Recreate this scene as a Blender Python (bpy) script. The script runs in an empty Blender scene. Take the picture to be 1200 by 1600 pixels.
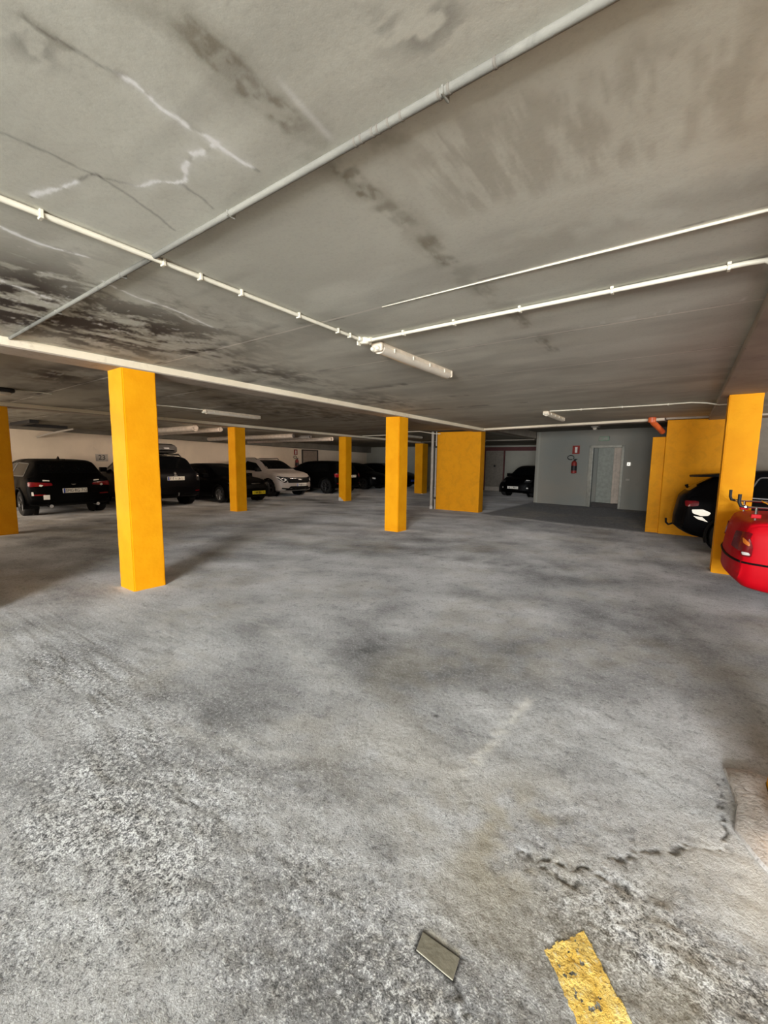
import bpy, bmesh, math, random
import numpy as np
from mathutils import Vector, Matrix
from mathutils.bvhtree import BVHTree

S = bpy.context.scene
COL = S.collection
PI = math.pi
random.seed(7)
RNG = np.random.default_rng(11)

# ------------------------------------------------------------------ camera
CAM_H = 1.43
F_PX = 648.09
PITCH, ROLL, YAW = (math.radians(a) for a in (6.7335, 0.7493, 35.7253))


def cam_rows():
    fwd = np.array([0, math.cos(PITCH), -math.sin(PITCH)])
    right = np.array([1.0, 0, 0])
    down = np.cross(fwd, right)
    r = np.array([right, down, fwd])
    cr, sr = math.cos(ROLL), math.sin(ROLL)
    r = np.array([[cr, -sr, 0], [sr, cr, 0], [0, 0, 1]]) @ r
    c, s = math.cos(YAW), math.sin(YAW)
    return r @ np.array([[c, s, 0], [-s, c, 0], [0, 0, 1]])


RW = cam_rows()
cam_data = bpy.data.cameras.new('camera')
cam = bpy.data.objects.new('camera', cam_data)
COL.objects.link(cam)
cam_data.sensor_fit = 'HORIZONTAL'
cam_data.sensor_width = 36.0
cam_data.lens = F_PX * 36.0 / 1200.0
cam_data.clip_start = 0.02
cam_data.clip_end = 200
M = Matrix.Identity(4)
for i in range(3):
    M[i][0], M[i][1], M[i][2] = RW[0][i], -RW[1][i], -RW[2][i]
M[2][3] = CAM_H
cam.matrix_world = M
S.camera = cam

# ------------------------------------------------------------------ world, light, exposure
S.view_settings.view_transform = 'Standard'
S.view_settings.look = 'None'
S.view_settings.gamma = 1.0
S.view_settings.use_curve_mapping = False
S.view_settings.exposure = 0.0
world = bpy.data.worlds.new('sky')
S.world = world
world.use_nodes = True
world.node_tree.nodes['Background'].inputs[0].default_value = (0.75, 0.86, 1.0, 1)
world.node_tree.nodes['Background'].inputs[1].default_value = 1.6


def area_light(name, loc, size, rot, power, col):
    d = bpy.data.lights.new(name, 'AREA')
    d.shape = 'RECTANGLE'
    d.size, d.size_y = size
    d.energy = power
    d.color = col
    o = bpy.data.objects.new(name, d)
    COL.objects.link(o)
    o.location = loc
    o.rotation_euler = rot
    return o


# daylight through the mouth of the entrance drive, well behind the camera (faces +Y)
area_light('entrance_daylight', (2.25, -8.05, 1.30), (4.0, 2.2), (PI / 2, 0, 0), 2350, (0.98, 0.99, 1.0))
# warm fill light added at the unseen open bays in the facade beside the drive
area_light('facade_fill', (-12.4, -2.05, 1.50), (5.8, 1.7), (PI / 2, 0, 0), 370, (1.0, 0.84, 0.68))
# warm fill light added in front of the unseen, closed right wall (faces -X)
area_light('side_fill', (5.9, 8.7, 1.9), (3.2, 0.9), (PI / 2, 0, PI / 2), 150, (1.0, 0.92, 0.80))
# fill lights added out of sight behind the second beam for the cars and back wall (face -X)
for yy in (7.9, 13.4):
    bt = area_light('beam_fill_light', (-10.72, yy, 2.405), (3.6, 0.05), (PI / 2 - 0.06, 0, PI / 2), 42, (1.0, 0.80, 0.64))
    bt.data.spread = math.radians(120)

# ------------------------------------------------------------------ helpers


def link(name, me, mats=None, parent=None):
    o = bpy.data.objects.new(name, me)
    COL.objects.link(o)
    if mats is not None:
        for m in (mats if isinstance(mats, (list, tuple)) else [mats]):
            me.materials.append(m)
    if parent is not None:
        o.parent = parent
    return o


def tag(o, label=None, cat=None, group=None, kind=None):
    if label:
        o['label'] = label
    if cat:
        o['category'] = cat
    if group:
        o['group'] = group
    if kind:
        o['kind'] = kind
    return o


def empty(name, loc, rz=0.0):
    o = bpy.data.objects.new(name, None)
    COL.objects.link(o)
    o.location = loc
    o.rotation_euler = (0, 0, rz)
    o.empty_display_size = 0.2
    return o


class MB:
    """collects shapes and links them as one mesh object"""

    def __init__(self):
        self.v, self.f = [], []

    def add(self, vs, fs):
        n = len(self.v)
        self.v += [tuple(p) for p in vs]
        self.f += [tuple(n + i for i in q) for q in fs]
        return self

    def box(self, x0, x1, y0, y1, z0, z1):
        vs = [(x, y, z) for z in (z0, z1) for y in (y0, y1) for x in (x0, x1)]
        return self.add(vs, [(0, 2, 3, 1), (4, 5, 7, 6), (0, 1, 5, 4), (2, 6, 7, 3), (0, 4, 6, 2), (1, 3, 7, 5)])

    def prism(self, pts, z0, z1):
        n = len(pts)
        vs = [(x, y, z0) for x, y in pts] + [(x, y, z1) for x, y in pts]
        fs = [tuple(range(n - 1, -1, -1)), tuple(range(n, 2 * n))]
        fs += [(i, (i + 1) % n, n + (i + 1) % n, n + i) for i in range(n)]
        return self.add(vs, fs)

    def tube(self, pts, r, n=12, caps=True):
        pts = [Vector(p) for p in pts]
        rs = r if isinstance(r, (list, tuple)) else [r] * len(pts)
        vs, fs = [], []
        t0 = (pts[1] - pts[0]).normalized()
        up = Vector((0, 0, 1)) if abs(t0.z) < 0.9 else Vector((1, 0, 0))
        a = t0.cross(up).normalized()
        for i, p in enumerate(pts):
            if i == 0:
                t = pts[1] - pts[0]
            elif i == len(pts) - 1:
                t = pts[-1] - pts[-2]
            else:
                t = (pts[i + 1] - p).normalized() + (p - pts[i - 1]).normalized()
            t.normalize()
            a = (a - t * a.dot(t))
            a.normalize()
            b = t.cross(a)
            for k in range(n):
                w = 2 * PI * k / n
                vs.append(p + (a * math.cos(w) + b * math.sin(w)) * rs[i])
        for i in range(len(pts) - 1):
            for k in range(n):
                fs.append((i * n + k, i * n + (k + 1) % n, (i + 1) * n + (k + 1) % n, (i + 1) * n + k))
        if caps:
            fs.append(tuple(range(n - 1, -1, -1)))
            m = (len(pts) - 1) * n
            fs.append(tuple(range(m, m + n)))
        return self.add(vs, fs)

    def lathe(self, prof, axis='z', origin=(0, 0, 0), n=32, closed=False):
        """prof: list of (r, h)"""
        vs, fs = [], []
        for r, h in prof:
            for k in range(n):
                w = 2 * PI * k / n
                c, s = r * math.cos(w), r * math.sin(w)
                p = {'z': (c, s, h), 'y': (c, h, s), 'x': (h, c, s)}[axis]
                vs.append((p[0] + origin[0], p[1] + origin[1], p[2] + origin[2]))
        m = len(prof)
        for i in range(m if closed else m - 1):
            j = (i + 1) % m
            for k in range(n):
                fs.append((i * n + k, i * n + (k + 1) % n, j * n + (k + 1) % n, j * n + k))
        if not closed:
            fs.append(tuple(range(n - 1, -1, -1)))
            fs.append(tuple(range((m - 1) * n, m * n)))
        return self.add(vs, fs)

    def mesh(self, name, smooth=False, bevel=0.0, seg=2):
        me = bpy.data.meshes.new(name)
        me.from_pydata(self.v, [], self.f)
        bm = bmesh.new()
        bm.from_mesh(me)
        bmesh.ops.recalc_face_normals(bm, faces=bm.faces)
        if bevel > 0:
            bmesh.ops.bevel(bm, geom=[e for e in bm.edges if e.is_manifold and e.calc_face_angle(0) > 0.5],
                            offset=bevel, segments=seg, profile=0.5, affect='EDGES', clamp_overlap=True)
        bm.to_mesh(me)
        bm.free()
        if smooth:
            me.polygons.foreach_set('use_smooth', [True] * len(me.polygons))
            try:
                me.set_sharp_from_angle(angle=math.radians(42))
            except Exception:
                pass
        me.update()
        return me

    def build(self, name, mat, parent=None, smooth=False, bevel=0.0, seg=2):
        return link(name, self.mesh(name, smooth, bevel, seg), mat, parent)


# ---- numpy noise
def _hash(ix, iy, seed):
    h = (ix.astype(np.int64) * 374761393 + iy.astype(np.int64) * 668265263 + seed * 974634777) & 0xFFFFFFFF
    h = ((h ^ (h >> 13)) * 1274126177) & 0xFFFFFFFF
    h = h ^ (h >> 16)
    return (h & 0xFFFF) / 65535.0


def vnoise(x, y, seed=0):
    x0, y0 = np.floor(x), np.floor(y)
    fx, fy = x - x0, y - y0
    fx, fy = fx * fx * (3 - 2 * fx), fy * fy * (3 - 2 * fy)
    a, b = _hash(x0, y0, seed), _hash(x0 + 1, y0, seed)
    c, d = _hash(x0, y0 + 1, seed), _hash(x0 + 1, y0 + 1, seed)
    return (a * (1 - fx) + b * fx) * (1 - fy) + (c * (1 - fx) + d * fx) * fy


def fbm(x, y, seed=0, octaves=4, gain=0.5):
    t, amp, tot = 0, 1.0, 0
    for o in range(octaves):
        t = t + amp * vnoise(x * 2 ** o + 17.3 * o, y * 2 ** o - 9.1 * o, seed + o)
        tot += amp
        amp *= gain
    return t / tot


def sstep(a, b, x):
    t = np.clip((x - a) / (b - a), 0, 1)
    return t * t * (3 - 2 * t)


def poly_dist(x, y, pts):
    """distance to a polyline and the running parameter 0..1 along it"""
    d = np.full(x.shape, 1e9)
    u = np.zeros(x.shape)
    n = len(pts) - 1
    for i in range(n):
        ax, ay = pts[i]
        bx, by = pts[i + 1]
        vx, vy = bx - ax, by - ay
        t = np.clip(((x - ax) * vx + (y - ay) * vy) / max(vx * vx + vy * vy, 1e-9), 0, 1)
        dd = np.hypot(x - ax - t * vx, y - ay - t * vy)
        k = dd < d
        d = np.where(k, dd, d)
        u = np.where(k, (i + t) / n, u)
    return d, u


def axis_coords(lo, hi, f0, f1, step, grow=1.12, most=0.35):
    """grid lines: fine between f0 and f1, coarsening outwards"""
    mid = list(np.arange(f0, f1 + 1e-6, step))
    up, s = [], step
    p = mid[-1]
    while p < hi:
        s = min(s * grow, most)
        p += s
        up.append(min(p, hi))
    dn, s = [], step
    p = mid[0]
    while p > lo:
        s = min(s * grow, most)
        p -= s
        dn.append(max(p, lo))
    return np.array(dn[::-1] + mid + up)


def grid_mesh(name, xs, ys, z, attrs, flip=False, keep=None):
    nx, ny = len(xs), len(ys)
    X, Y = np.meshgrid(xs, ys)
    co = np.stack([X.ravel(), Y.ravel(), np.broadcast_to(z, X.shape).ravel()], 1)
    idx = np.arange(nx * ny).reshape(ny, nx)
    q = np.stack([idx[:-1, :-1], idx[:-1, 1:], idx[1:, 1:], idx[1:, :-1]], -1).reshape(-1, 4)
    if flip:
        q = q[:, ::-1]
    if keep is not None:
        q = q[keep((X[:-1, :-1] + X[1:, 1:]).ravel() / 2, (Y[:-1, :-1] + Y[1:, 1:]).ravel() / 2)]
    me = bpy.data.meshes.new(name)
    me.vertices.add(len(co))
    me.vertices.foreach_set('co', co.ravel())
    me.loops.add(q.size)
    me.loops.foreach_set('vertex_index', q.ravel().astype(np.int32))
    me.polygons.add(len(q))
    me.polygons.foreach_set('loop_start', np.arange(0, q.size, 4, dtype=np.int32))
    me.update(calc_edges=True)
    me.polygons.foreach_set('use_smooth', [True] * len(q))
    for k, a in attrs.items():
        at = me.attributes.new(k, 'FLOAT', 'POINT')
        at.data.foreach_set('value', np.ascontiguousarray(a, dtype=np.float32).ravel())
    me.validate()
    return me


# ------------------------------------------------------------------ materials
class N:
    """a small node-graph writer"""

    def __init__(self, name):
        self.m = bpy.data.materials.new(name)
        self.m.use_nodes = True
        self.t = self.m.node_tree
        self.b = self.t.nodes['Principled BSDF']

    def node(self, typ, **kw):
        n = self.t.nodes.new(typ)
        for k, v in kw.items():
            setattr(n, k, v)
        return n

    def set(self, n, key, v):
        if v is None:
            return
        s = n.inputs[key]
        if isinstance(v, bpy.types.NodeSocket):
            self.t.links.new(v, s)
        else:
            if hasattr(s.default_value, '__len__') and not hasattr(v, '__len__'):
                v = (v, v, v, 1)
            elif hasattr(s.default_value, '__len__') and len(v) == 3 and len(s.default_value) == 4:
                v = (*v, 1)
            s.default_value = v

    def coords(self):
        return self.node('ShaderNodeTexCoord').outputs['Object']

    def pos(self):
        return self.node('ShaderNodeNewGeometry').outputs['Position']

    def noise(self, vec, scale, detail=4, rough=0.55, dist=0.0, stretch=None):
        if stretch:
            mp = self.node('ShaderNodeMapping')
            self.set(mp, 'Vector', vec)
            mp.inputs['Scale'].default_value = stretch
            vec = mp.outputs[0]
        n = self.node('ShaderNodeTexNoise')
        self.set(n, 'Vector', vec)
        n.inputs['Scale'].default_value = scale
        n.inputs['Detail'].default_value = detail
        n.inputs['Roughness'].default_value = rough
        n.inputs['Distortion'].default_value = dist
        return n.outputs['Fac']

    def ramp(self, fac, a, b, lo=0.0, hi=1.0):
        n = self.node('ShaderNodeMapRange')
        n.interpolation_type = 'SMOOTHSTEP'
        self.set(n, 'Value', fac)
        self.set(n, 'From Min', a)
        self.set(n, 'From Max', b)
        self.set(n, 'To Min', lo)
        self.set(n, 'To Max', hi)
        return n.outputs[0]

    def math(self, op, a, b=None, clamp=False):
        n = self.node('ShaderNodeMath', operation=op, use_clamp=clamp)
        self.set(n, 0, a)
        if b is not None:
            self.set(n, 1, b)
        return n.outputs[0]

    def mix(self, fac, a, b, mode='MIX'):
        n = self.node('ShaderNodeMix', data_type='RGBA', blend_type=mode)
        self.set(n, 0, fac)
        self.set(n, 6, a)
        self.set(n, 7, b)
        return n.outputs[2]

    def attr(self, name):
        n = self.node('ShaderNodeAttribute', attribute_name=name)
        return n.outputs['Fac']

    def bump(self, h, strength=0.3, dist=0.01):
        n = self.node('ShaderNodeBump')
        n.inputs['Strength'].default_value = strength
        n.inputs['Distance'].default_value = dist
        self.set(n, 'Height', h)
        self.set(self.b, 'Normal', n.outputs[0])

    def out(self, color=None, rough=0.6, metal=0.0, spec=0.5):
        self.set(self.b, 'Base Color', color)
        self.set(self.b, 'Roughness', rough)
        self.set(self.b, 'Metallic', metal)
        self.set(self.b, 'Specular IOR Level', spec)
        return self.m


def plain(name, col, rough=0.5, metal=0.0, var=0.12, scale=9, spec=0.5, coat=0.0):
    g = N(name)
    f = g.noise(g.coords(), scale, 3)
    c = g.mix(g.ramp(f, 0.3, 0.7), tuple(x * (1 - var) for x in col), tuple(min(1, x * (1 + var)) for x in col))
    g.b.inputs['Coat Weight'].default_value = coat
    g.b.inputs['Coat Roughness'].default_value = 0.08
    return g.out(c, rough, metal, spec)


def mat_yellow(name, rough_wall=False):
    g = N(name)
    p = g.pos()
    big = g.ramp(g.noise(p, 3.0, 4), 0.3, 0.7)
    c = g.mix(big, (0.86, 0.345, 0.003), (0.93, 0.405, 0.006))
    worn = g.ramp(g.noise(p, 22, 5, 0.7), 0.62, 0.78)
    c = g.mix(g.math('MULTIPLY', worn, 0.15), c, (0.93, 0.55, 0.08))
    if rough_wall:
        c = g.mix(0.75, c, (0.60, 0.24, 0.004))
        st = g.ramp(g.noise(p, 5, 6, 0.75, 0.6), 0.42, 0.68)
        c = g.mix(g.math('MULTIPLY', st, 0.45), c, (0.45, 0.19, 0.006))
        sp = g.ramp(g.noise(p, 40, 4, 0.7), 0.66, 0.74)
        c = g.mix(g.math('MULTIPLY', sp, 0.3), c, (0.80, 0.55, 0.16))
    h = g.noise(p, 30, 5, 0.6)
    g.bump(h, 0.35, 0.008)
    return g.out(c, 0.62, 0, 0.14)


def mat_wall(name, a, b):
    g = N(name)
    p = g.pos()
    c = g.mix(g.ramp(g.noise(p, 0.8, 5, 0.6), 0.35, 0.68), a, b)
    sm = g.ramp(g.noise(p, 2.2, 6, 0.7, 0.5), 0.58, 0.8)
    c = g.mix(g.math('MULTIPLY', sm, 0.3), c, tuple(x * 0.6 for x in a))
    g.bump(g.noise(p, 40, 4), 0.2, 0.005)
    return g.out(c, 0.8, 0, 0.25)


def mat_concrete(name, a, b, dark=(0.10, 0.085, 0.07)):
    g = N(name)
    p = g.pos()
    c = g.mix(g.ramp(g.noise(p, 1.5, 6, 0.65), 0.3, 0.7), a, b)
    s = g.ramp(g.noise(p, 4.0, 7, 0.75, 0.8), 0.55, 0.75)
    c = g.mix(g.math('MULTIPLY', s, 0.55), c, dark)
    g.bump(g.noise(p, 60, 5, 0.6), 0.3, 0.006)
    return g.out(c, 0.85, 0, 0.25)


def mat_ceiling():
    g = N('stained_concrete_ceiling')
    p = g.pos()
    big = g.ramp(g.noise(p, 0.9, 5, 0.6, 0.6), 0.3, 0.72)
    c = g.mix(big, (0.61, 0.60, 0.52), (0.72, 0.705, 0.61))
    green = g.ramp(g.noise(p, 0.55, 3, 0.5), 0.45, 0.75)
    c = g.mix(g.math('MULTIPLY', green, 0.5), c, (0.61, 0.62, 0.535))
    mid = g.ramp(g.noise(p, 3.5, 7, 0.72, 0.7, (0.55, 1, 1)), 0.5, 0.75)
    c = g.mix(g.math('MULTIPLY', mid, 0.20), c, (0.44, 0.40, 0.325))
    fine = g.noise(p, 55, 5, 0.75)
    c = g.mix(g.math('MULTIPLY', g.ramp(fine, 0.42, 0.70), 0.12), c, (0.56, 0.54, 0.46))
    c = g.mix(g.math('MULTIPLY', g.ramp(fine, 0.54, 0.34), 0.12), c, (0.20, 0.185, 0.15))
    c = g.mix(g.attr('patch'), c, (0.225, 0.185, 0.130))
    sep = g.node('ShaderNodeSeparateXYZ')
    g.set(sep, 'Vector', p)
    yy = sep.outputs['Y']
    wob = g.math('MULTIPLY', g.math('SUBTRACT', g.noise(p, 5, 3), 0.5), 0.012)
    d = g.math('PINGPONG', g.math('ADD', g.math('SUBTRACT', yy, 2.31 - 11.9), wob), 0.595)
    brk = g.ramp(g.noise(p, 2.2, 6, 0.75), 0.28, 0.52)
    line = g.math('MULTIPLY', g.ramp(d, 0.016, 0.005), g.ramp(yy, 1.7, 2.0))
    c = g.mix(g.math('MULTIPLY', g.math('MULTIPLY', line, brk), 0.85), c, (0.80, 0.75, 0.66))
    edge = g.math('MULTIPLY', g.ramp(g.math('ABSOLUTE', g.math('SUBTRACT', d, 0.022)), 0.012, 0.003), g.ramp(yy, 1.7, 2.0))
    c = g.mix(g.math('MULTIPLY', g.math('MULTIPLY', edge, g.ramp(g.noise(p, 4, 4, 0.7), 0.5, 0.65)), 0.45), c, (0.12, 0.10, 0.075))
    c = g.mix(g.attr('brown'), c, (0.155, 0.125, 0.075))
    c = g.mix(g.attr('dark'), c, (0.062, 0.048, 0.040))
    c = g.mix(g.attr('white'), c, (0.96, 0.95, 0.92))
    h = g.math('ADD', g.math('MULTIPLY', fine, 0.5), g.noise(p, 14, 4))
    g.bump(h, 0.22, 0.004)
    return g.out(c, 0.88, 0, 0.2)


def mat_floor():
    g = N('worn_asphalt_floor')
    p = g.pos()
    lum = g.attr('lum')
    rgh = g.attr('rough')
    c = g.mix(lum, (0.15, 0.15, 0.152), (0.60, 0.605, 0.61))
    med = g.noise(p, 11, 8, 0.72, 0.4)
    c = g.mix(g.math('MULTIPLY', g.ramp(med, 0.50, 0.70), 0.35), c, (0.50, 0.505, 0.505))
    c = g.mix(g.math('MULTIPLY', g.ramp(med, 0.50, 0.30), 0.50), c, (0.11, 0.11, 0.112))
    # aggregate speckle, stronger where the surface is broken up
    s = g.math('ADD', g.math('MULTIPLY', g.noise(p, 48, 6, 0.78, 0.3), 0.62), g.math('MULTIPLY', g.noise(p, 170, 3, 0.6), 0.38))
    hi = g.ramp(s, g.math('SUBTRACT', 0.550, g.math('MULTIPLY', rgh, 0.055)), g.math('SUBTRACT', 0.600, g.math('MULTIPLY', rgh, 0.05)))
    lo = g.ramp(s, 0.478, 0.425)
    c = g.mix(g.math('MULTIPLY', hi, g.math('ADD', 0.42, g.math('MULTIPLY', rgh, 0.58)), True), c, (0.82, 0.83, 0.83))
    c = g.mix(g.math('MULTIPLY', lo, g.math('ADD', 0.38, g.math('MULTIPLY', rgh, 0.5)), True), c, (0.045, 0.046, 0.048))
    c = g.mix(g.attr('warm'), c, (0.38, 0.335, 0.235))
    c = g.mix(g.attr('chalk'), c, (0.74, 0.73, 0.69))
    c = g.mix(g.attr('oil'), c, (0.022, 0.021, 0.020))
    hgt = g.math('ADD', g.math('MULTIPLY', s, 1.0), g.math('MULTIPLY', med, 0.6))
    g.bump(hgt, 0.6, 0.012)
    g.b.inputs['Diffuse Roughness'].default_value = 1.0
    return g.out(c, 0.85, 0, 0.15)


def mat_paint_worn():
    g = N('worn_yellow_marking')
    p = g.pos()
    c = g.mix(g.ramp(g.noise(p, 14, 5, 0.7), 0.35, 0.65), (0.95, 0.62, 0.11), (1.0, 0.76, 0.24))
    s = g.noise(p, 80, 4, 0.7)
    c = g.mix(g.math('MULTIPLY', g.ramp(s, 0.56, 0.64), 0.75), c, (0.92, 0.80, 0.48))
    c = g.mix(g.math('MULTIPLY', g.ramp(s, 0.45, 0.38), 0.8), c, (0.42, 0.26, 0.07))
    g.bump(s, 0.75, 0.010)
    return g.out(c, 0.75, 0, 0.3)


MY = mat_yellow('yellow_paint')
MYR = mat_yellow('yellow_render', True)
MCEIL = mat_ceiling()
MFLOOR = mat_floor()
MPAINT = mat_paint_worn()
MWALL = mat_wall('pale_wall', (0.74, 0.63, 0.50), (0.84, 0.72, 0.57))
MWALLG = mat_wall('grey_wall', (0.27, 0.275, 0.245), (0.31, 0.29, 0.245))
MWALLD = mat_wall('dim_wall', (0.30, 0.30, 0.26), (0.36, 0.35, 0.30))
MBEAM = mat_concrete('beam_concrete', (0.34, 0.29, 0.235), (0.45, 0.385, 0.31))
MBEAMW = mat_concrete('beam_edge_whitewash', (0.80, 0.70, 0.52), (0.88, 0.79, 0.62), (0.45, 0.36, 0.24))
MDARKC = mat_concrete('dark_concrete', (0.16, 0.145, 0.12), (0.22, 0.20, 0.165))
def mat_pad():
    g = N('pale_mortar')
    p = g.pos()
    c = g.mix(g.ramp(g.noise(p, 6, 6, 0.7, 0.6), 0.3, 0.7), (0.52, 0.48, 0.44), (0.74, 0.72, 0.70))
    v = g.node('ShaderNodeTexVoronoi', feature='DISTANCE_TO_EDGE')
    n = g.node('ShaderNodeTexNoise')
    g.set(n, 'Vector', p)
    n.inputs['Scale'].default_value = 9
    va = g.node('ShaderNodeVectorMath', operation='ADD')
    sc = g.node('ShaderNodeVectorMath', operation='SCALE')
    g.t.links.new(n.outputs['Color'], sc.inputs[0])
    sc.inputs['Scale'].default_value = 0.16
    g.t.links.new(p, va.inputs[0])
    g.t.links.new(sc.outputs[0], va.inputs[1])
    g.t.links.new(va.outputs[0], v.inputs['Vector'])
    v.inputs['Scale'].default_value = 5.5
    cr = g.ramp(v.outputs['Distance'], 0.035, 0.0)
    c = g.mix(g.math('MULTIPLY', g.math('MULTIPLY', cr, g.ramp(g.noise(p, 14, 3), 0.4, 0.6)), 0.5), c, (0.24, 0.21, 0.19))
    f = g.noise(p, 45, 5, 0.7)
    c = g.mix(g.math('MULTIPLY', g.ramp(f, 0.5, 0.35), 0.5), c, (0.22, 0.20, 0.18))
    g.bump(g.math('SUBTRACT', g.math('ADD', f, g.noise(p, 12, 4)), g.math('MULTIPLY', cr, 0.15)), 0.5, 0.010)
    return g.out(c, 0.85, 0, 0.2)


MPAD = mat_pad()
MSTONE = mat_concrete('stone_plate', (0.22, 0.21, 0.165), (0.32, 0.305, 0.24), (0.14, 0.125, 0.09))
MPVC = plain('cream_conduit', (0.74, 0.70, 0.57), 0.4, 0, 0.06)
MPIPE = mat_concrete('dirty_grey_pipe', (0.15, 0.145, 0.125), (0.27, 0.26, 0.22), (0.07, 0.062, 0.05))
MGREYP = plain('grey_pipe', (0.42, 0.38, 0.33), 0.5)
MORANGE = plain('orange_pipe', (0.75, 0.14, 0.035), 0.4)
MHOUS = plain('lamp_housing', (0.72, 0.62, 0.48), 0.45)
MDIFF = plain('lamp_diffuser', (0.70, 0.63, 0.52), 0.25, 0, 0.05)
MDUCT = plain('duct_sheet', (0.50, 0.43, 0.36), 0.6, 0.0)
MDCAP = plain('duct_end', (0.10, 0.085, 0.07), 0.7, 0.0)  # duct colour darkened at the ends to cancel the fill lights' glare
MBLK = plain('black_plastic', (0.012, 0.012, 0.013), 0.6)
MCHROME = plain('chrome', (0.75, 0.75, 0.76), 0.18, 1.0, 0.03)
MSTEEL = plain('door_steel', (0.22, 0.23, 0.21), 0.35, 0.6)
MLEAF = plain('lift_door_sheet', (0.25, 0.27, 0.235), 0.4, 0.0)
MLEAF2 = plain('lift_door_pale', (0.46, 0.39, 0.32), 0.45, 0.0)
MRED = plain("sign_red", (0.28, 0.025, 0.018), 0.5)
MWHITE = plain('sign_white', (0.80, 0.78, 0.72), 0.5)
MGREEN = plain('sign_green', (0.20, 0.28, 0.20), 0.5)
MMAROON = plain('maroon_paint', (0.075, 0.012, 0.012), 0.6)
MDOOR = plain('grey_door', (0.20, 0.18, 0.15), 0.6)
MDOORW = plain('brown_door', (0.30, 0.235, 0.185), 0.6)
MSKIRT = plain('dark_skirting', (0.035, 0.03, 0.027), 0.6)

# ------------------------------------------------------------------ the setting
H_BEAM = 2.37      # underside of beams
H_CEIL = 2.45
X_LEFT, X_RIGHT, Y_FRONT, Y_END = -17.3, 6.0, -2.2, 22.0
Y_DRIVE = -8.2

# ---- floor
BRICK = [(-0.543, 0.986), (-0.418, 0.991), (-0.410, 0.929), (-0.534, 0.931)]
COLUMNS = [(-4.76, 1.98), (-4.76, 7.11), (0.74, 7.13), (0.75, 2.06), (-10.21, 1.93), (-10.22, 7.06), (-10.14, 11.64), (-10.1, 17.1)]


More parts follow.
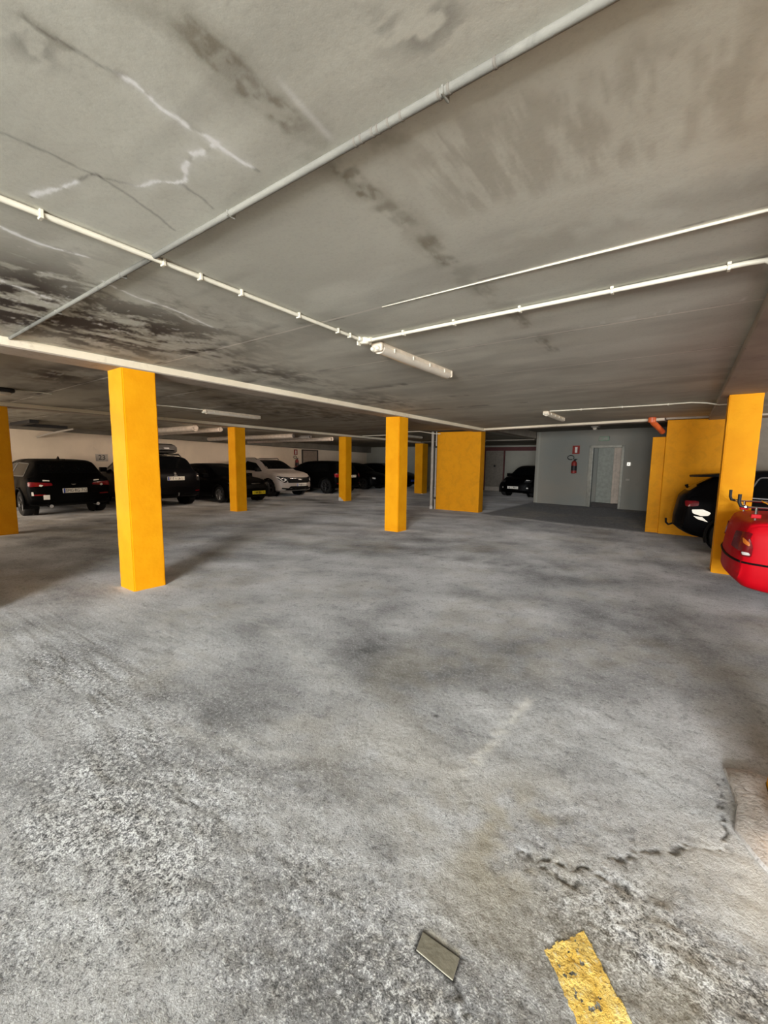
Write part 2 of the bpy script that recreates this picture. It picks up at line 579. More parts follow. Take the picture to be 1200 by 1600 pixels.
def floor_fields(X, Y):
    dist = np.hypot(X, Y)
    big = fbm(X * 0.75, Y * 0.75, 3, 4)
    streak = fbm(X * 0.55 + 0.3 * Y, Y * 2.0 - 0.9 * X, 31, 5)
    med = fbm(X * 3.1, Y * 3.1, 8, 4)
    lum = 0.62 + 0.8 * (big - 0.5) + 0.85 * (streak - 0.5) + 0.9 * (med - 0.5)
    # broken, pale aggregate close to the entrance: left patch and right patch
    rl = np.exp(-(((X + 1.75) / 0.75) ** 2 + ((Y - 0.62) / 0.45) ** 2)) * 0.9
    rr = np.exp(-(((X - 0.05) / 0.42) ** 2 + ((Y - 1.33) / 0.30) ** 2)) * 0.9
    rc = np.exp(-(((X + 0.55) / 0.45) ** 2 + ((Y - 0.85) / 0.22) ** 2)) * 0.7
    r3 = np.exp(-(((X + 3.4) / 1.2) ** 2 + ((Y - 0.95) / 0.35) ** 2)) * 0.7
    rough = np.clip(1.1 * rl + rr + rc + r3, 0, 1) * (0.25 + 1.5 * fbm(X * 5, Y * 5, 21, 4))
    rough = np.clip(rough, 0, 1)
    lum -= 0.24 * rough
    # scuffed pale smears seen across the floor
    chalk = np.zeros_like(X)
    for pts, w, a in [([(-0.66, 2.50), (-0.72, 1.64)], 0.035, 0.55),
                      ([(-3.9, 2.6), (-2.6, 2.15), (-1.7, 1.9)], 0.14, 0.16),
                      ([(-6.2, 2.9), (-4.4, 1.72), (-3.3, 1.7)], 0.20, 0.22),
                      ([(-6.3, 5.2), (-4.6, 5.2)], 0.25, 0.22),
                      ([(-7.8, 5.6), (-5.6, 4.2), (-3.4, 3.6)], 0.22, 0.16),
                      ([(-4.6, 11.25), (-3.2, 11.0), (-2.0, 10.6), (-0.6, 10.45)], 0.10, 0.40),
                      ([(-2.1, 1.05), (-1.5, 1.25)], 0.08, 0.22)]:
        d, u = poly_dist(X, Y, pts)
        chalk += a * np.exp(-(d / w) ** 2) * sstep(0.25, 0.62, fbm(X * 26, Y * 26, 41, 4)) * 1.3
    for cx, cy in COLUMNS:   # mortar dust around the feet of the columns
        d = np.maximum(np.maximum(cx - 0.34 - X, X - cx), np.maximum(cy - Y, Y - cy - 0.34))
        chalk += 0.65 * np.exp(-(np.clip(d, 0, 9) / 0.09) ** 2) * sstep(0.30, 0.60, fbm(X * 6, Y * 6, 5, 3))
    oil = np.zeros_like(X)
    for cx, cy, rx, ry, a in [(-11.3, 11.1, 0.7, 0.28, 0.8), (-10.2, 10.7, 0.45, 0.3, 0.8), (-11.0, 9.0, 0.5, 0.2, 0.6),
                              (-1.04, 1.98, 0.016, 0.016, 0.85), (-2.05, 1.2, 0.11, 0.05, 0.25), (-0.80, 1.15, 0.10, 0.09, 0.22),
                              (-3.0, 3.5, 0.5, 0.3, 0.22), (-1.3, 3.1, 0.55, 0.30, 0.26), (-10.9, 6.6, 0.4, 0.2, 0.5), (-1.2, 2.1, 0.5, 0.22, 0.14)]:
        oil += a * np.exp(-(((X - cx) / rx) ** 2 + ((Y - cy) / ry) ** 2)) * (0.6 + 0.8 * fbm(X * 5, Y * 5, 51, 3))
    d, u = poly_dist(X, Y, [(-4.1, 5.45), (-3.75, 5.65), (-3.0, 5.55), (-2.3, 5.75), (-1.75, 5.85)])
    oil += 0.5 * np.exp(-(d / 0.13) ** 2) * sstep(0.4, 0.6, fbm(X * 5, Y * 5, 61, 4))
    # smooth dark screed of the lift lobby
    lob = sstep(10.75, 11.0, Y + 0.16 * (X + 2.0)) * sstep(-4.8, -4.6, X)
    lum = lum * (1 - lob) - 0.05 * lob
    warm = 0.55 * np.exp(-(((X + 0.42) / 0.20) ** 2 + ((Y - 1.48) / 0.34) ** 2)) + 0.35 * np.exp(-(((X - 0.1) / 0.25) ** 2 + ((Y - 1.16) / 0.14) ** 2))
    warm += 0.22 * sstep(0.45, 0.68, fbm(X * 1.4, Y * 1.4, 71, 3))
    warm *= sstep(0.25, 0.6, fbm(X * 8, Y * 8, 81, 3))
    # relief
    z = (med - 0.5) * 0.006 + (fbm(X * 14, Y * 14, 91, 3) - 0.5) * (0.004 + 0.012 * rough)
    crack = np.zeros_like(X)
    for pts, w, dep in [([(-0.39, 1.43), (-0.33, 1.45), (-0.23, 1.475), (-0.12, 1.52), (-0.05, 1.525)], 0.012, 0.016),
                        ([(-0.10, 1.60), (-0.02, 1.70), (0.10, 1.80), (0.24, 1.92)], 0.014, 0.014),
                        ([(-0.30, 1.42), (-0.2, 1.42), (-0.13, 1.44), (-0.09, 1.45)], 0.008, 0.010),
                        ([(-0.40, 0.90), (-0.36, 0.88), (-0.35, 0.85), (-0.34, 0.83)], 0.022, 0.018),
                        ([(-1.62, 0.80), (-1.52, 0.84), (-1.45, 0.90)], 0.007, 0.010),
                        ([(0.25, 2.35), (0.24, 2.15), (0.24, 1.95)], 0.010, 0.010)]:
        d, u = poly_dist(X + 0.05 * (fbm(X * 22, Y * 22, 7, 3) - 0.5), Y + 0.05 * (fbm(X * 22, Y * 22, 9, 3) - 0.5), pts)
        k = np.exp(-(d / w) ** 2) * sstep(0.2, 0.45, fbm(X * 18, Y * 18, 14, 2))
        z -= 0.30 * dep * k * sstep(0.3, 0.55, fbm(X * 40, Y * 40, 19, 3))
        crack = np.maximum(crack, k * sstep(0.35, 0.60, fbm(X * 40, Y * 40, 19, 3)))
    oil += 0.75 * crack
    # socket around the stone plate
    d, _ = poly_dist(X, Y, BRICK + [BRICK[0]])
    rim = np.exp(-((d - 0.0) / 0.0060) ** 2)
    z -= 0.006 * rim
    oil += 0.95 * rim
    bx = np.clip(1 - np.hypot(X + 0.476, Y - 0.958) / 0.11, 0, 1)
    z = z * (1 - sstep(0, 0.3, bx)) - 0.002 * sstep(0, 0.3, bx)
    edge, _ = poly_dist(X, Y, [(-0.560, 0.950), (-0.553, 0.998), (-0.41, 1.004), (-0.398, 0.95)])
    chalk += 0.75 * np.exp(-(edge / 0.010) ** 2) * sstep(0.3, 0.5, fbm(X * 20, Y * 20, 15, 2))
    chalk += 0.55 * np.exp(-(((X - 0.30) / 0.13) ** 2 + ((Y - 1.74) / 0.20) ** 2)) * sstep(0.25, 0.55, fbm(X * 14, Y * 14, 17, 4))
    z = z * sstep(14, 6, dist)
    c = lambda a: np.clip(a, 0, 1)
    return z, dict(lum=c(lum), rough=c(rough), chalk=c(chalk), oil=c(oil), warm=c(warm))


fx = axis_coords(X_LEFT, X_RIGHT, -0.75, 0.42, 0.006, 1.03, 0.14)
fy = axis_coords(Y_DRIVE - 4, Y_END, 0.78, 2.0, 0.006, 1.035, 0.14)
GX, GY = np.meshgrid(fx, fy)
zf, af = floor_fields(GX, GY)
tag(link('floor', grid_mesh('floor', fx, fy, zf, af), MFLOOR), kind='structure')


# ---- ceiling
def ceiling_fields(X, Y):
    dark = np.zeros_like(X)
    white = np.zeros_like(X)
    brown = np.zeros_like(X)
    patch = np.zeros_like(X)
    n1 = fbm(X * 7, Y * 7, 101, 4)
    n2 = fbm(X * 22, Y * 22, 103, 3)
    wob = 0.012 * (fbm(X * 6, Y * 6, 105, 3) - 0.5)
    bay = sstep(-4.8, -4.72, X)
    # joints between the slabs, chalky lines every 1.2 m
    for k, yj in enumerate([2.31, 3.50, 4.69, 5.88, 7.07]):
        a = sstep(-1.5, -2.6, X) * sstep(0.5, 0.65, fbm(X * 3, Y * 6, 117 + k, 3))
        dark += 0.55 * a * np.exp(-((Y - yj + 0.05) / 0.07) ** 2)
    d = np.abs(Y - 3.44)
    white += 0.5 * np.exp(-(d / 0.012) ** 2) * sstep(0.55, 0.7, fbm(X * 25, Y * 8, 119, 2)) * sstep(-1.2, 0.1, X)
    # brown strip running along the bay
    d = np.abs(X + 1.045 + 0.05 * (fbm(X * 3, Y * 3, 121, 3) - 0.5))
    seg = np.zeros_like(X)
    for y0, y1, a in [(0.46, 0.62, 0.18), (0.60, 0.98, 0.85), (1.16, 1.40, 0.9), (1.40, 1.62, 0.55), (1.72, 2.05, 0.75), (2.35, 2.6, 0.45), (2.9, 3.25, 0.6), (3.6, 4.05, 0.7)]:
        seg = np.maximum(seg, a * sstep(y0 - 0.05, y0 + 0.05, Y) * sstep(y1 + 0.05, y1 - 0.05, Y))
    brown += 0.60 * sstep(0.060, 0.030, d) * seg * (0.35 + 0.65 * sstep(0.36, 0.58, fbm(X * 34, Y * 24, 107, 4))) * sstep(0.30, 0.5, n2 * 0.6 + n1 * 0.4)
    brown += 0.22 * sstep(0.12, 0.05, d) * sstep(0.3, 0.5, Y) * sstep(4.3, 3.8, Y) * sstep(0.4, 0.6, n1)
    white += 0.5 * np.exp(-(np.abs(X + 0.98 + 0.10 * (Y - 0.93)) / 0.012) ** 2) * sstep(0.80, 0.88, Y) * sstep(1.10, 1.04, Y) * 0.6
    # a darker, combed band beyond the pipe
    e = 0.10 * (fbm(X * 16, Y * 1.5, 131, 3) - 0.5)
    band = sstep(1.20, 1.30, Y + e - 0.08 * (X + 0.5)) * sstep(1.78, 1.64, Y + e * 0.7 - 0.10 * (X + 0.5)) * sstep(-1.02, -0.70, X)
    patch += 0.26 * band * sstep(0.38, 0.58, fbm(X * 24, Y * 4, 133, 5, 0.6)) + 0.06 * band
    b2 = sstep(1.95, 2.02, Y + e) * sstep(2.25, 2.12, Y) * sstep(-1.0, -0.6, X) * 0.22
    patch += b2 * sstep(0.3, 0.6, n1)
    patch += 0.17 * sstep(0.42, 0.66, fbm(X * 1.2, Y * 2.4, 137, 4)) * bay
    for cx, cy, r in [(-0.66, 0.90, 0.05), (-0.60, 0.96, 0.045), (-0.53, 0.95, 0.05), (-1.40, 0.42, 0.06)]:
        dark += 0.42 * np.exp(-(np.hypot(X - cx, Y - cy) / r) ** 2) * sstep(0.42, 0.62, fbm(X * 14, Y * 40, 139, 3))
    # green tinge and stain round the pipe splice
    brown += 0.40 * np.exp(-(((X + 0.80) / 0.22) ** 2 + ((Y - 1.19) / 0.06) ** 2)) * sstep(0.35, 0.6, n1)
    # efflorescent cracks
    cr1 = [(-1.333, 0.393), (-1.336, 0.468), (-1.305, 0.586), (-1.31, 0.645), (-1.324, 0.705), (-1.313, 0.808), (-1.32, 0.89), (-1.314, 0.958), (-1.306, 1.032)]
    cr2 = [(-1.84, 0.452), (-1.822, 0.519), (-1.816, 0.603), (-1.817, 0.695), (-1.754, 0.823), (-1.687, 0.838), (-1.58, 0.909), (-1.479, 0.863), (-1.426, 0.851), (-1.363, 0.871), (-1.30, 0.863)]
    cr3 = [(-1.817, 0.695), (-1.977, 0.661), (-2.094, 0.625), (-2.17, 0.61)]
    cr4 = [(-2.55, 0.50), (-2.556, 0.599), (-2.576, 0.681), (-2.588, 0.756), (-2.57, 0.826), (-2.548, 0.941)]
    cr5 = [(-2.80, 1.10), (-2.833, 1.137), (-2.896, 1.324), (-2.907, 1.554), (-3.051, 1.98)]
    cr6 = [(-3.25, 0.62), (-3.30, 0.76), (-3.36, 0.92), (-3.40, 1.02)]
    cr7 = [(-1.80, 0.70), (-1.86, 0.90), (-1.93, 1.06)]
    cr8 = [(-1.60, 0.90), (-1.62, 1.00), (-1.64, 1.06)]
    jx = X + 0.022 * (fbm(X * 26, Y * 26, 141, 3) - 0.5)
    jy = Y + 0.022 * (fbm(X * 26, Y * 26, 143, 3) - 0.5)
    for pts, w, a, u0, u1 in [(cr1, 0.007, 1.0, 0.28, 0.97), (cr2, 0.0075, 1.0, 0.42, 1.0), (cr3, 0.008, 0.8, 0.2, 0.95), (cr4, 0.009, 1.0, 0.1, 1.0),
                              (cr5, 0.009, 0.75, 0.0, 1.0), (cr6, 0.012, 0.9, 0.3, 1.0), (cr7, 0.004, 0.0, 0, 0), (cr8, 0.004, 0.0, 0, 0)]:
        d, u = poly_dist(jx, jy, pts)
        on = sstep(u0 - 0.06, u0 + 0.03, u) * sstep(u1 + 0.02, u1 - 0.04, u)
        blot = sstep(0.22, 0.46, fbm(X * 20, Y * 20, 147, 3))
        white += 1.6 * a * np.exp(-(d / (w * (0.5 + 1.0 * fbm(X * 15, Y * 15, 149, 2)))) ** 2) * on * blot
        white += 0.16 * a * np.exp(-(d / 0.035) ** 2) * on * blot
        dark += 0.42 * np.exp(-(d / 0.006) ** 2) * (1 - 0.7 * on)
    brown += 0.4 * np.exp(-(poly_dist(X, Y, cr1)[0] / 0.02) ** 2) * sstep(0.45, 0.6, n2) * sstep(0.66, 0.58, Y)
    # damp, peeling patch by the beam
    core = np.exp(-(((X + 3.75) / 0.85) ** 2 + ((Y - 1.55) / 0.80) ** 2)) * 1.15
    core += 0.9 * np.exp(-(((X + 4.0) / 0.6) ** 2 + ((Y - 0.85) / 0.25) ** 2)) + 0.7 * np.exp(-(((X + 4.1) / 0.45) ** 2 + ((Y - 3.3) / 0.8) ** 2))
    core += 0.5 * np.exp(-(((X + 3.2) / 0.5) ** 2 + ((Y - 0.8) / 0.25) ** 2))
    core += 0.85 * np.exp(-(((X + 6.35) / 0.60) ** 2 + ((Y - 1.93) / 0.30) ** 2))
    core += 0.45 * np.exp(-(((X + 4.2) / 0.5) ** 2 + ((Y - 5.6) / 1.2) ** 2)) + 0.45 * np.exp(-(((X + 6.4) / 1.0) ** 2 + ((Y - 6.0) / 2.6) ** 2))
    wx = X + 0.35 * (fbm(X * 2.2, Y * 2.2, 151, 3) - 0.5)
    wy = Y + 0.35 * (fbm(X * 2.2, Y * 2.2, 153, 3) - 0.5)
    rid = fbm(wx * 6.5, wy * 4.0, 155, 6, 0.66)
    m = np.clip(core, 0, 1.1)
    dark += 0.95 * m * sstep(0.47, 0.60, rid)
    white += 0.42 * m * sstep(0.050, 0.0, np.abs(rid - 0.455)) * sstep(0.42, 0.62, n1)
    white += 0.9 * m * sstep(0.74, 0.82, fbm(X * 30, Y * 30, 157, 2)) * sstep(0.5, 0.7, n1) * 0.5
    patch += 0.5 * m * sstep(0.36, 0.47, rid)
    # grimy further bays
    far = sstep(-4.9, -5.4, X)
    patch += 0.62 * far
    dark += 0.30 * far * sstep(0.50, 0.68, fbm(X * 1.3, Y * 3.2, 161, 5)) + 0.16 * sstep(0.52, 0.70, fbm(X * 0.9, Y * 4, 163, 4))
    dark += 0.40 * np.exp(-(np.clip(0.62 - X, 0, 9) / 0.28) ** 2) * sstep(0.35, 0.6, n1) * sstep(0.9, 0.2, X)
    c = lambda a: np.clip(a, 0, 1)
    return dict(dark=c(dark), white=c(white), brown=c(brown), patch=c(patch))


cx_ = axis_coords(X_LEFT, X_RIGHT, -2.7, -0.5, 0.0075, 1.02, 0.10)
cy_ = axis_coords(Y_DRIVE, Y_END, 0.36, 1.26, 0.0070, 1.02, 0.09)
CX, CY = np.meshgrid(cx_, cy_)
ac = ceiling_fields(CX, CY)
lobby = lambda x, y: ~((x > -4.75) & (y > 11.45))
ce = tag(link('ceiling', grid_mesh('ceiling', cx_, cy_, np.full(CX.shape, H_CEIL), ac, flip=True, keep=lobby), MCEIL), kind='structure')
lc = MB().box(-4.75, X_RIGHT, 11.3, Y_END, 2.66, 2.72).build('ceiling', MDARKC)
tag(lc, kind='structure')
# roof slab over everything, so that no sky light leaks in
tag(MB().box(X_LEFT - 0.2, X_RIGHT + 0.2, Y_DRIVE - 0.2, Y_END + 0.2, 2.75, 2.95).build('roof_slab', MDARKC), kind='structure')

# ---- walls
tag(MB().box(X_LEFT - 0.2, X_LEFT, Y_FRONT, Y_END, -0.05, 2.75).build('wall_back', MWALL), kind='structure')
tag(MB().box(X_LEFT, -9.05, Y_END, Y_END + 0.2, -0.05, 2.75).box(-9.05, -4.0, Y_END, Y_END + 0.2, -0.05, 2.75).build('wall_end', MWALLD), kind='structure')
tag(MB().box(X_RIGHT, X_RIGHT + 0.2, Y_FRONT, Y_END, -0.05, 2.75).build('wall_right', MWALLD), kind='structure')
# facade beside the drive: parapet under the open bays, and the two walls of the drive itself
fac = MB().box(X_LEFT, -15.6, Y_FRONT - 0.2, Y_FRONT, -0.05, 2.75)
fac.box(-15.6, -5.3, Y_FRONT - 0.2, Y_FRONT, -0.05, 0.6).box(-6.4, -5.3, Y_FRONT - 0.2, Y_FRONT, 0.6, 2.75)
tag(fac.build('wall_front', MWALLG), kind='structure')
tag(MB().box(-5.3, -5.08, Y_DRIVE, 0.80, -0.05, 2.75).build('wall_drive', MWALLG), kind='structure')
tag(MB().box(4.4, 4.6, Y_DRIVE, 1.7, -0.05, 2.75).box(4.6, X_RIGHT, 1.5, 1.7, -0.05, 2.75).build('wall_drive', MWALLG), kind='structure')
# lift lobby wall, slightly turned
EA, EB = (-4.63, 16.27), (3.0, 15.2)
ev = Vector((EB[0] - EA[0], EB[1] - EA[1], 0)).normalized()
en = Vector((ev.y, -ev.x, 0))          # faces the camera side


def on_lift(s, z, out=0.0):
    """point on the lift wall at distance s from its corner"""
    return Vector((EA[0], EA[1], z)) + ev * s + en * out


def lift_box(mb, s0, s1, z0, z1, o0, o1):
    pts = [on_lift(s, 0, o) for s, o in ((s0, o0), (s1, o0), (s1, o1), (s0, o1))]
    mb.prism([(p.x, p.y) for p in pts], z0, z1)
    return mb


D0, D1, DH = 1.93, 2.98, 2.10
wl = MB()
lift_box(wl, 0, D0, -0.05, 2.70, -0.25, 0)
lift_box(wl, D1, 7.6, -0.05, 2.70, -0.25, 0)
lift_box(wl, D0, D1, DH, 2.70, -0.25, 0)
lift_box(wl, D0, D1, -0.05, DH, -0.50, -0.40)
tag(wl.build('wall_lift', MWALLG), kind='structure')
# return wall of the passage left of the lift wall
tag(MB().box(-4.55, -4.35, 16.25, Y_END, -0.05, 2.7).build('wall_passage', MWALLD), kind='structure')
# wall beside the yellow pier on the far right bay
tag(MB().box(0.85, X_RIGHT, 11.15, 11.35, -0.05, 2.7).build('wall_bay', MDARKC), kind='structure')

# ---- beams
BW = 0.34


def beam(name, x0, x1, y0, y1, z0=H_BEAM, mat=MBEAM, edge=None):
    o = tag(MB().box(x0, x1, y0, y1, z0, 2.6).build(name, mat, bevel=0.008), kind='structure')
    if edge:
        e = MB().box(*edge, z0 + 0.012, H_CEIL + 0.001)
        b = e.build('whitewashed_face', MBEAMW, o, bevel=0.004)
        b['label'] = 'cream whitewashed side face'
    return o


beam('ceiling_beam', -5.10, -4.755, Y_FRONT, 11.6, edge=(-4.757, -4.748, Y_FRONT, 11.55))
beam('ceiling_beam', -10.54, -10.20, Y_FRONT, 17.4, edge=(-10.202, -10.193, Y_FRONT, 17.4))
beam('ceiling_beam', 0.31, 0.76, Y_FRONT, 10.7)
# beam across the lobby mouth, between the two yellow piers
pts = [(-4.88, 11.50), (-0.42, 10.66), (-0.38, 10.98), (-4.85, 11.85)]
tag(MB().prism(pts, H_BEAM + 0.02, 2.70).build('ceiling_beam', MBEAM, bevel=0.008), kind='structure')
tag(MB().prism([(-4.87, 11.492), (-0.43, 10.652), (-0.43, 10.66), (-4.87, 11.50)], H_BEAM + 0.035, H_CEIL + 0.002).build('trim_2', MBEAMW), kind='structure')
tag(MB().box(-0.4, X_RIGHT, 10.63, 11.2, 2.41, 2.70).build('ceiling_beam', MBEAM, bevel=0.008), kind='structure')
tag(MB().box(-4.95, -4.65, 11.7, 16.3, 2.43, 2.70).build('ceiling_beam', MBEAM, bevel=0.008), kind='structure')
tag(MB().box(-10.1, -4.9, 16.9, 17.25, 2.40, 2.6).build('ceiling_beam', MDARKC, bevel=0.008), kind='structure')
# sloping ledge where the back wall meets the ceiling
lg = MB()
y0, y1, za, zb = Y_FRONT, Y_END, 2.44, 2.09
lg.add([(X_LEFT, y0, za), (X_LEFT + 0.35, y0, za), (X_LEFT + 0.35, y1, zb), (X_LEFT, y1, zb), (X_LEFT, y0, 2.6), (X_LEFT + 0.35, y0, 2.6), (X_LEFT + 0.35, y1, 2.6), (X_LEFT, y1, 2.6)],
       [(0, 1, 2, 3), (4, 7, 6, 5), (0, 4, 5, 1), (1, 5, 6, 2), (2, 6, 7, 3), (3, 7, 4, 0)])
tag(lg.build('trim_1', MDARKC), kind='structure')


# ------------------------------------------------------------------ columns and piers
def column(x1, y0, label, w=BW, d=BW, top=H_BEAM, mat=MY, rag=0.006, name='concrete_column', group='square yellow columns'):
    """x1: its +X face, y0: its -Y face; a bevelled shaft with knocked corners"""
    bm = bmesh.new()
    bmesh.ops.create_cube(bm, size=1.0)
    bmesh.ops.scale(bm, vec=(w, d, top + 0.02), verts=bm.verts)
    bmesh.ops.translate(bm, vec=(0, 0, (top + 0.02) / 2 - 0.02), verts=bm.verts)
    ve = [e for e in bm.edges if abs(e.verts[0].co.z - e.verts[1].co.z) > 0.5]
    bmesh.ops.bevel(bm, geom=ve, offset=0.012, segments=2, affect='EDGES')
    ve = [e for e in bm.edges if abs(e.verts[0].co.z - e.verts[1].co.z) > 0.5]
    bmesh.ops.subdivide_edges(bm, edges=ve, cuts=46, use_grid_fill=True)
    sd = int(abs(x1 * 131 + y0 * 17))
    for v in bm.verts:
        a = fbm(np.array(v.co.x * 9 + v.co.z * 15.0), np.array(v.co.z * 15.0 + v.co.y * 9), sd, 3) - 0.5
        low = 1.0 + 1.2 * max(0, 0.5 - v.co.z)
        v.co.x += math.copysign(float(a) * rag * low, v.co.x)
        v.co.y += math.copysign(float(a) * rag * low, v.co.y)
    me = bpy.data.meshes.new(name)
    bm.to_mesh(me)
    bm.free()
    me.polygons.foreach_set('use_smooth', [True] * len(me.polygons))
    me.set_sharp_from_angle(angle=math.radians(35))
    o = link(name, me, mat)
    o.location = (x1 - w / 2, y0 + d / 2, 0)
    return tag(o, label, 'column', group, 'thing')


column(-4.76, 1.98, 'bright yellow square column, the big close one standing free in the open floor')
column(-4.76, 7.11, 'yellow square column standing alone mid floor, nearest the wide yellow pier')
column(0.74, 7.13, 'yellow square column directly behind the red car')
column(0.75, 2.06, 'yellow column cut by the picture edge, on a pale mortar base')
column(-10.21, 1.93, 'dark orange column beside the dark estate car with the numbered plate')
column(-10.22, 7.06, 'orange-yellow column in front of the white crossover and the yellow plate')
ecol = column(-10.14, 11.64, 'orange-yellow column with chipped pale foot in front of a red tail lamp')
chip = MB()
pts_ = [(-.172, .0), (-.172, .17), (-.12, .12), (-.07, .13), (-.03, .07), (.03, .06), (.06, .0)]
chip.add([(x, -.178, z) for x, z in pts_] + [(x, -.165, z) for x, z in pts_], [tuple(range(7)), tuple(range(13, 6, -1))] + [(i, (i + 1) % 7, 7 + (i + 1) % 7, 7 + i) for i in range(7)])
chip.build('chipped_plaster', MPAD, ecol)['label'] = 'pale chipped plaster at the foot'
column(-10.10, 17.1, 'unlit olive-yellow column far back, between the mid column and the wide pier', w=0.42, d=0.5)

# wide pier with pipes on its side
pier = empty('yellow_pier', (-5.6, 11.7, 0))
tag(pier, 'wide rough yellow pier with grey drain pipes at its side', 'pier', 'wide yellow piers', 'thing')
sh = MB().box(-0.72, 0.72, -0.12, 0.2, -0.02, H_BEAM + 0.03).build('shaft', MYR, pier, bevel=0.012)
# pier behind the black hatchback, with a lower side cheek
p2 = empty('yellow_pier', (0.23, 10.9, 0))
tag(p2, 'yellow wall pier behind the black hatchback, with an orange pipe at its top corner', 'pier', 'wide yellow piers', 'thing')
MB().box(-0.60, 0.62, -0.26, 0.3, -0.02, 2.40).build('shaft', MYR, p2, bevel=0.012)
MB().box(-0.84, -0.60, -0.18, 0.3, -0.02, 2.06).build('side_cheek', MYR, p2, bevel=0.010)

# mortar pad round the foot of the near right column
pd = []
base = [(0.26, 2.44), (0.33, 2.47), (0.45, 2.44), (0.9, 2.42), (0.95, 1.8), (0.42, 1.78), (0.33, 1.90), (0.28, 2.02), (0.30, 2.20), (0.27, 2.32)]
pad = MB()
n = len(base)
cxp, cyp = 0.6, 2.12
rings = []
for t, z in ((1.0, -0.01), (0.97, 0.012), (0.80, 0.024), (0.4, 0.03), (0.0, 0.032)):
    rg = []
    for x, y in base:
        dx, dy = x - 0.58, y - 2.23
        q = min(0.176 / max(abs(dx), 1e-6), 0.176 / max(abs(dy), 1e-6))
        ix, iy = 0.58 + dx * q, 2.23 + dy * q
        jit = 0.012 if t > 0 else 0
        rg.append((ix + (x - ix) * t + random.uniform(-jit, jit), iy + (y - iy) * t + random.uniform(-jit, jit), z + random.uniform(-.004, .004)))
    rings.append(rg)
vs = [p for r in rings for p in r]
fs = [(i * n + k, i * n + (k + 1) % n, (i + 1) * n + (k + 1) % n, (i + 1) * n + k) for i in range(4) for k in range(n)]
pad.add(vs, fs)
tag(pad.build('mortar_pad', MPAD, smooth=True), 'cracked pale mortar pad around the foot of the edge column', 'mortar pad', None, 'thing')

# stone plate let into the floor
br = MB().prism([(x * 0.97 + -0.476 * 0.03, y * 0.96 + 0.958 * 0.04) for x, y in BRICK], -0.03, 0.0015)
tag(br.build('stone_plate', MSTONE, bevel=0.0015), 'small oblong stone plate let into the floor', 'stone plate', None, 'thing')

# worn yellow marking, following the floor relief
ax, ay = np.array([-0.235, 1.160]), np.array([-0.145, 1.290])
dvec = np.array([0.245, -0.265])
m_u, m_v = 90, 60
vs, fs = [], []
U, V = np.meshgrid(np.linspace(0, 1, m_v), np.linspace(0, 1, m_u))
PX = ax[0] + (ay - ax)[0] * U + dvec[0] * V
PY = ax[1] + (ay - ax)[1] * U + dvec[1] * V
zz, _ = floor_fields(PX, PY)
nz = fbm(PX * 55, PY * 55, 201, 3)
edge = np.minimum(np.minimum(U, 1 - U) * 0.16, V * 0.36)
keepm = (edge > 0.010 * fbm(PX * 40, PY * 40, 203, 2) + 0.001) & (nz < 0.73)
for i in range(m_u):
    for j in range(m_v):
        vs.append((PX[i, j], PY[i, j], zz[i, j] + 0.0022))
for i in range(m_u - 1):
    for j in range(m_v - 1):
        if keepm[i, j]:
            fs.append((i * m_v + j, i * m_v + j + 1, (i + 1) * m_v + j + 1, (i + 1) * m_v + j))
me = bpy.data.meshes.new('floor_marking')
me.from_pydata(vs, [], fs)
me.polygons.foreach_set('use_smooth', [True] * len(fs))
mk = link('floor_marking', me, MPAINT)
tag(mk, 'short worn yellow paint stripe on the rough floor', 'floor marking', None, 'thing')

# ------------------------------------------------------------------ services under the ceiling
ZC = H_CEIL


def clips(root, pts, r, mat, axis):
    for p in pts:
        x, y = p
        m = MB()
        if axis == 'y':
            m.box(x - r * 1.35, x + r * 1.35, y - 0.007, y + 0.007, ZC - 2 * r - 0.010, ZC)
            m.box(x - r * 2.2, x - r * 1.2, y - 0.009, y + 0.009, ZC - 0.014, ZC)
        else:
            m.box(x - 0.007, x + 0.007, y - r * 1.35, y + r * 1.35, ZC - 2 * r - 0.010, ZC)
            m.box(x - 0.009, x + 0.009, y - r * 2.2, y - r * 1.2, ZC - 0.014, ZC)
        m.build('clip', mat, root, bevel=0.002)


def run(name, label, pts, r, mat, cat, clip_pts=(), axis='y', group=None, sub='tube'):
    root = empty(name, (0, 0, 0))
    tag(root, label, cat, group)
    MB().tube(pts, r, 14).build(sub, mat, root, smooth=True)
    clips(root, clip_pts, r, mat, axis)
    return root


r1 = 0.0125
run('cable_conduit', 'cream conduit running along the ceiling from the entrance to the junction box',
    [(-2.245, -2.0, ZC - r1 - 0.004), (-2.245, 2.76, ZC - r1 - 0.004)], r1, MPVC, 'conduit',
    [(-2.245, y) for y in (0.66, 1.16, 1.36, 1.62, 2.08, 2.48, 2.62)], 'y', 'ceiling conduits')
run('cable_conduit', 'cream conduit leaving the junction box along the slab toward the edge beam',
    [(-2.2, 2.81, ZC - r1 - 0.004), (0.17, 2.81, ZC - r1 - 0.004), (0.24, 2.80, ZC - r1 - 0.012), (0.30, 2.80, ZC - 0.07), (0.32, 2.80, H_BEAM - r1), (0.74, 2.80, H_BEAM - r1)], r1, MPVC, 'conduit',
    [(x, 2.81) for x in (-1.85, -1.42, -0.95, -0.42, 0.10)], 'x', 'ceiling conduits')
run('cable_conduit', 'thin cream conduit along the slab joint, nearest of the two crossing lines',
    [(-1.7, 2.312, ZC - 0.001), (-0.9, 2.315, ZC - 0.003), (-0.2, 2.318, ZC - 0.005), (0.30, 2.318, ZC - 0.006)], [0.0022, 0.0040, 0.0058, 0.0065], MPVC, 'conduit', (), 'x', 'ceiling conduits')
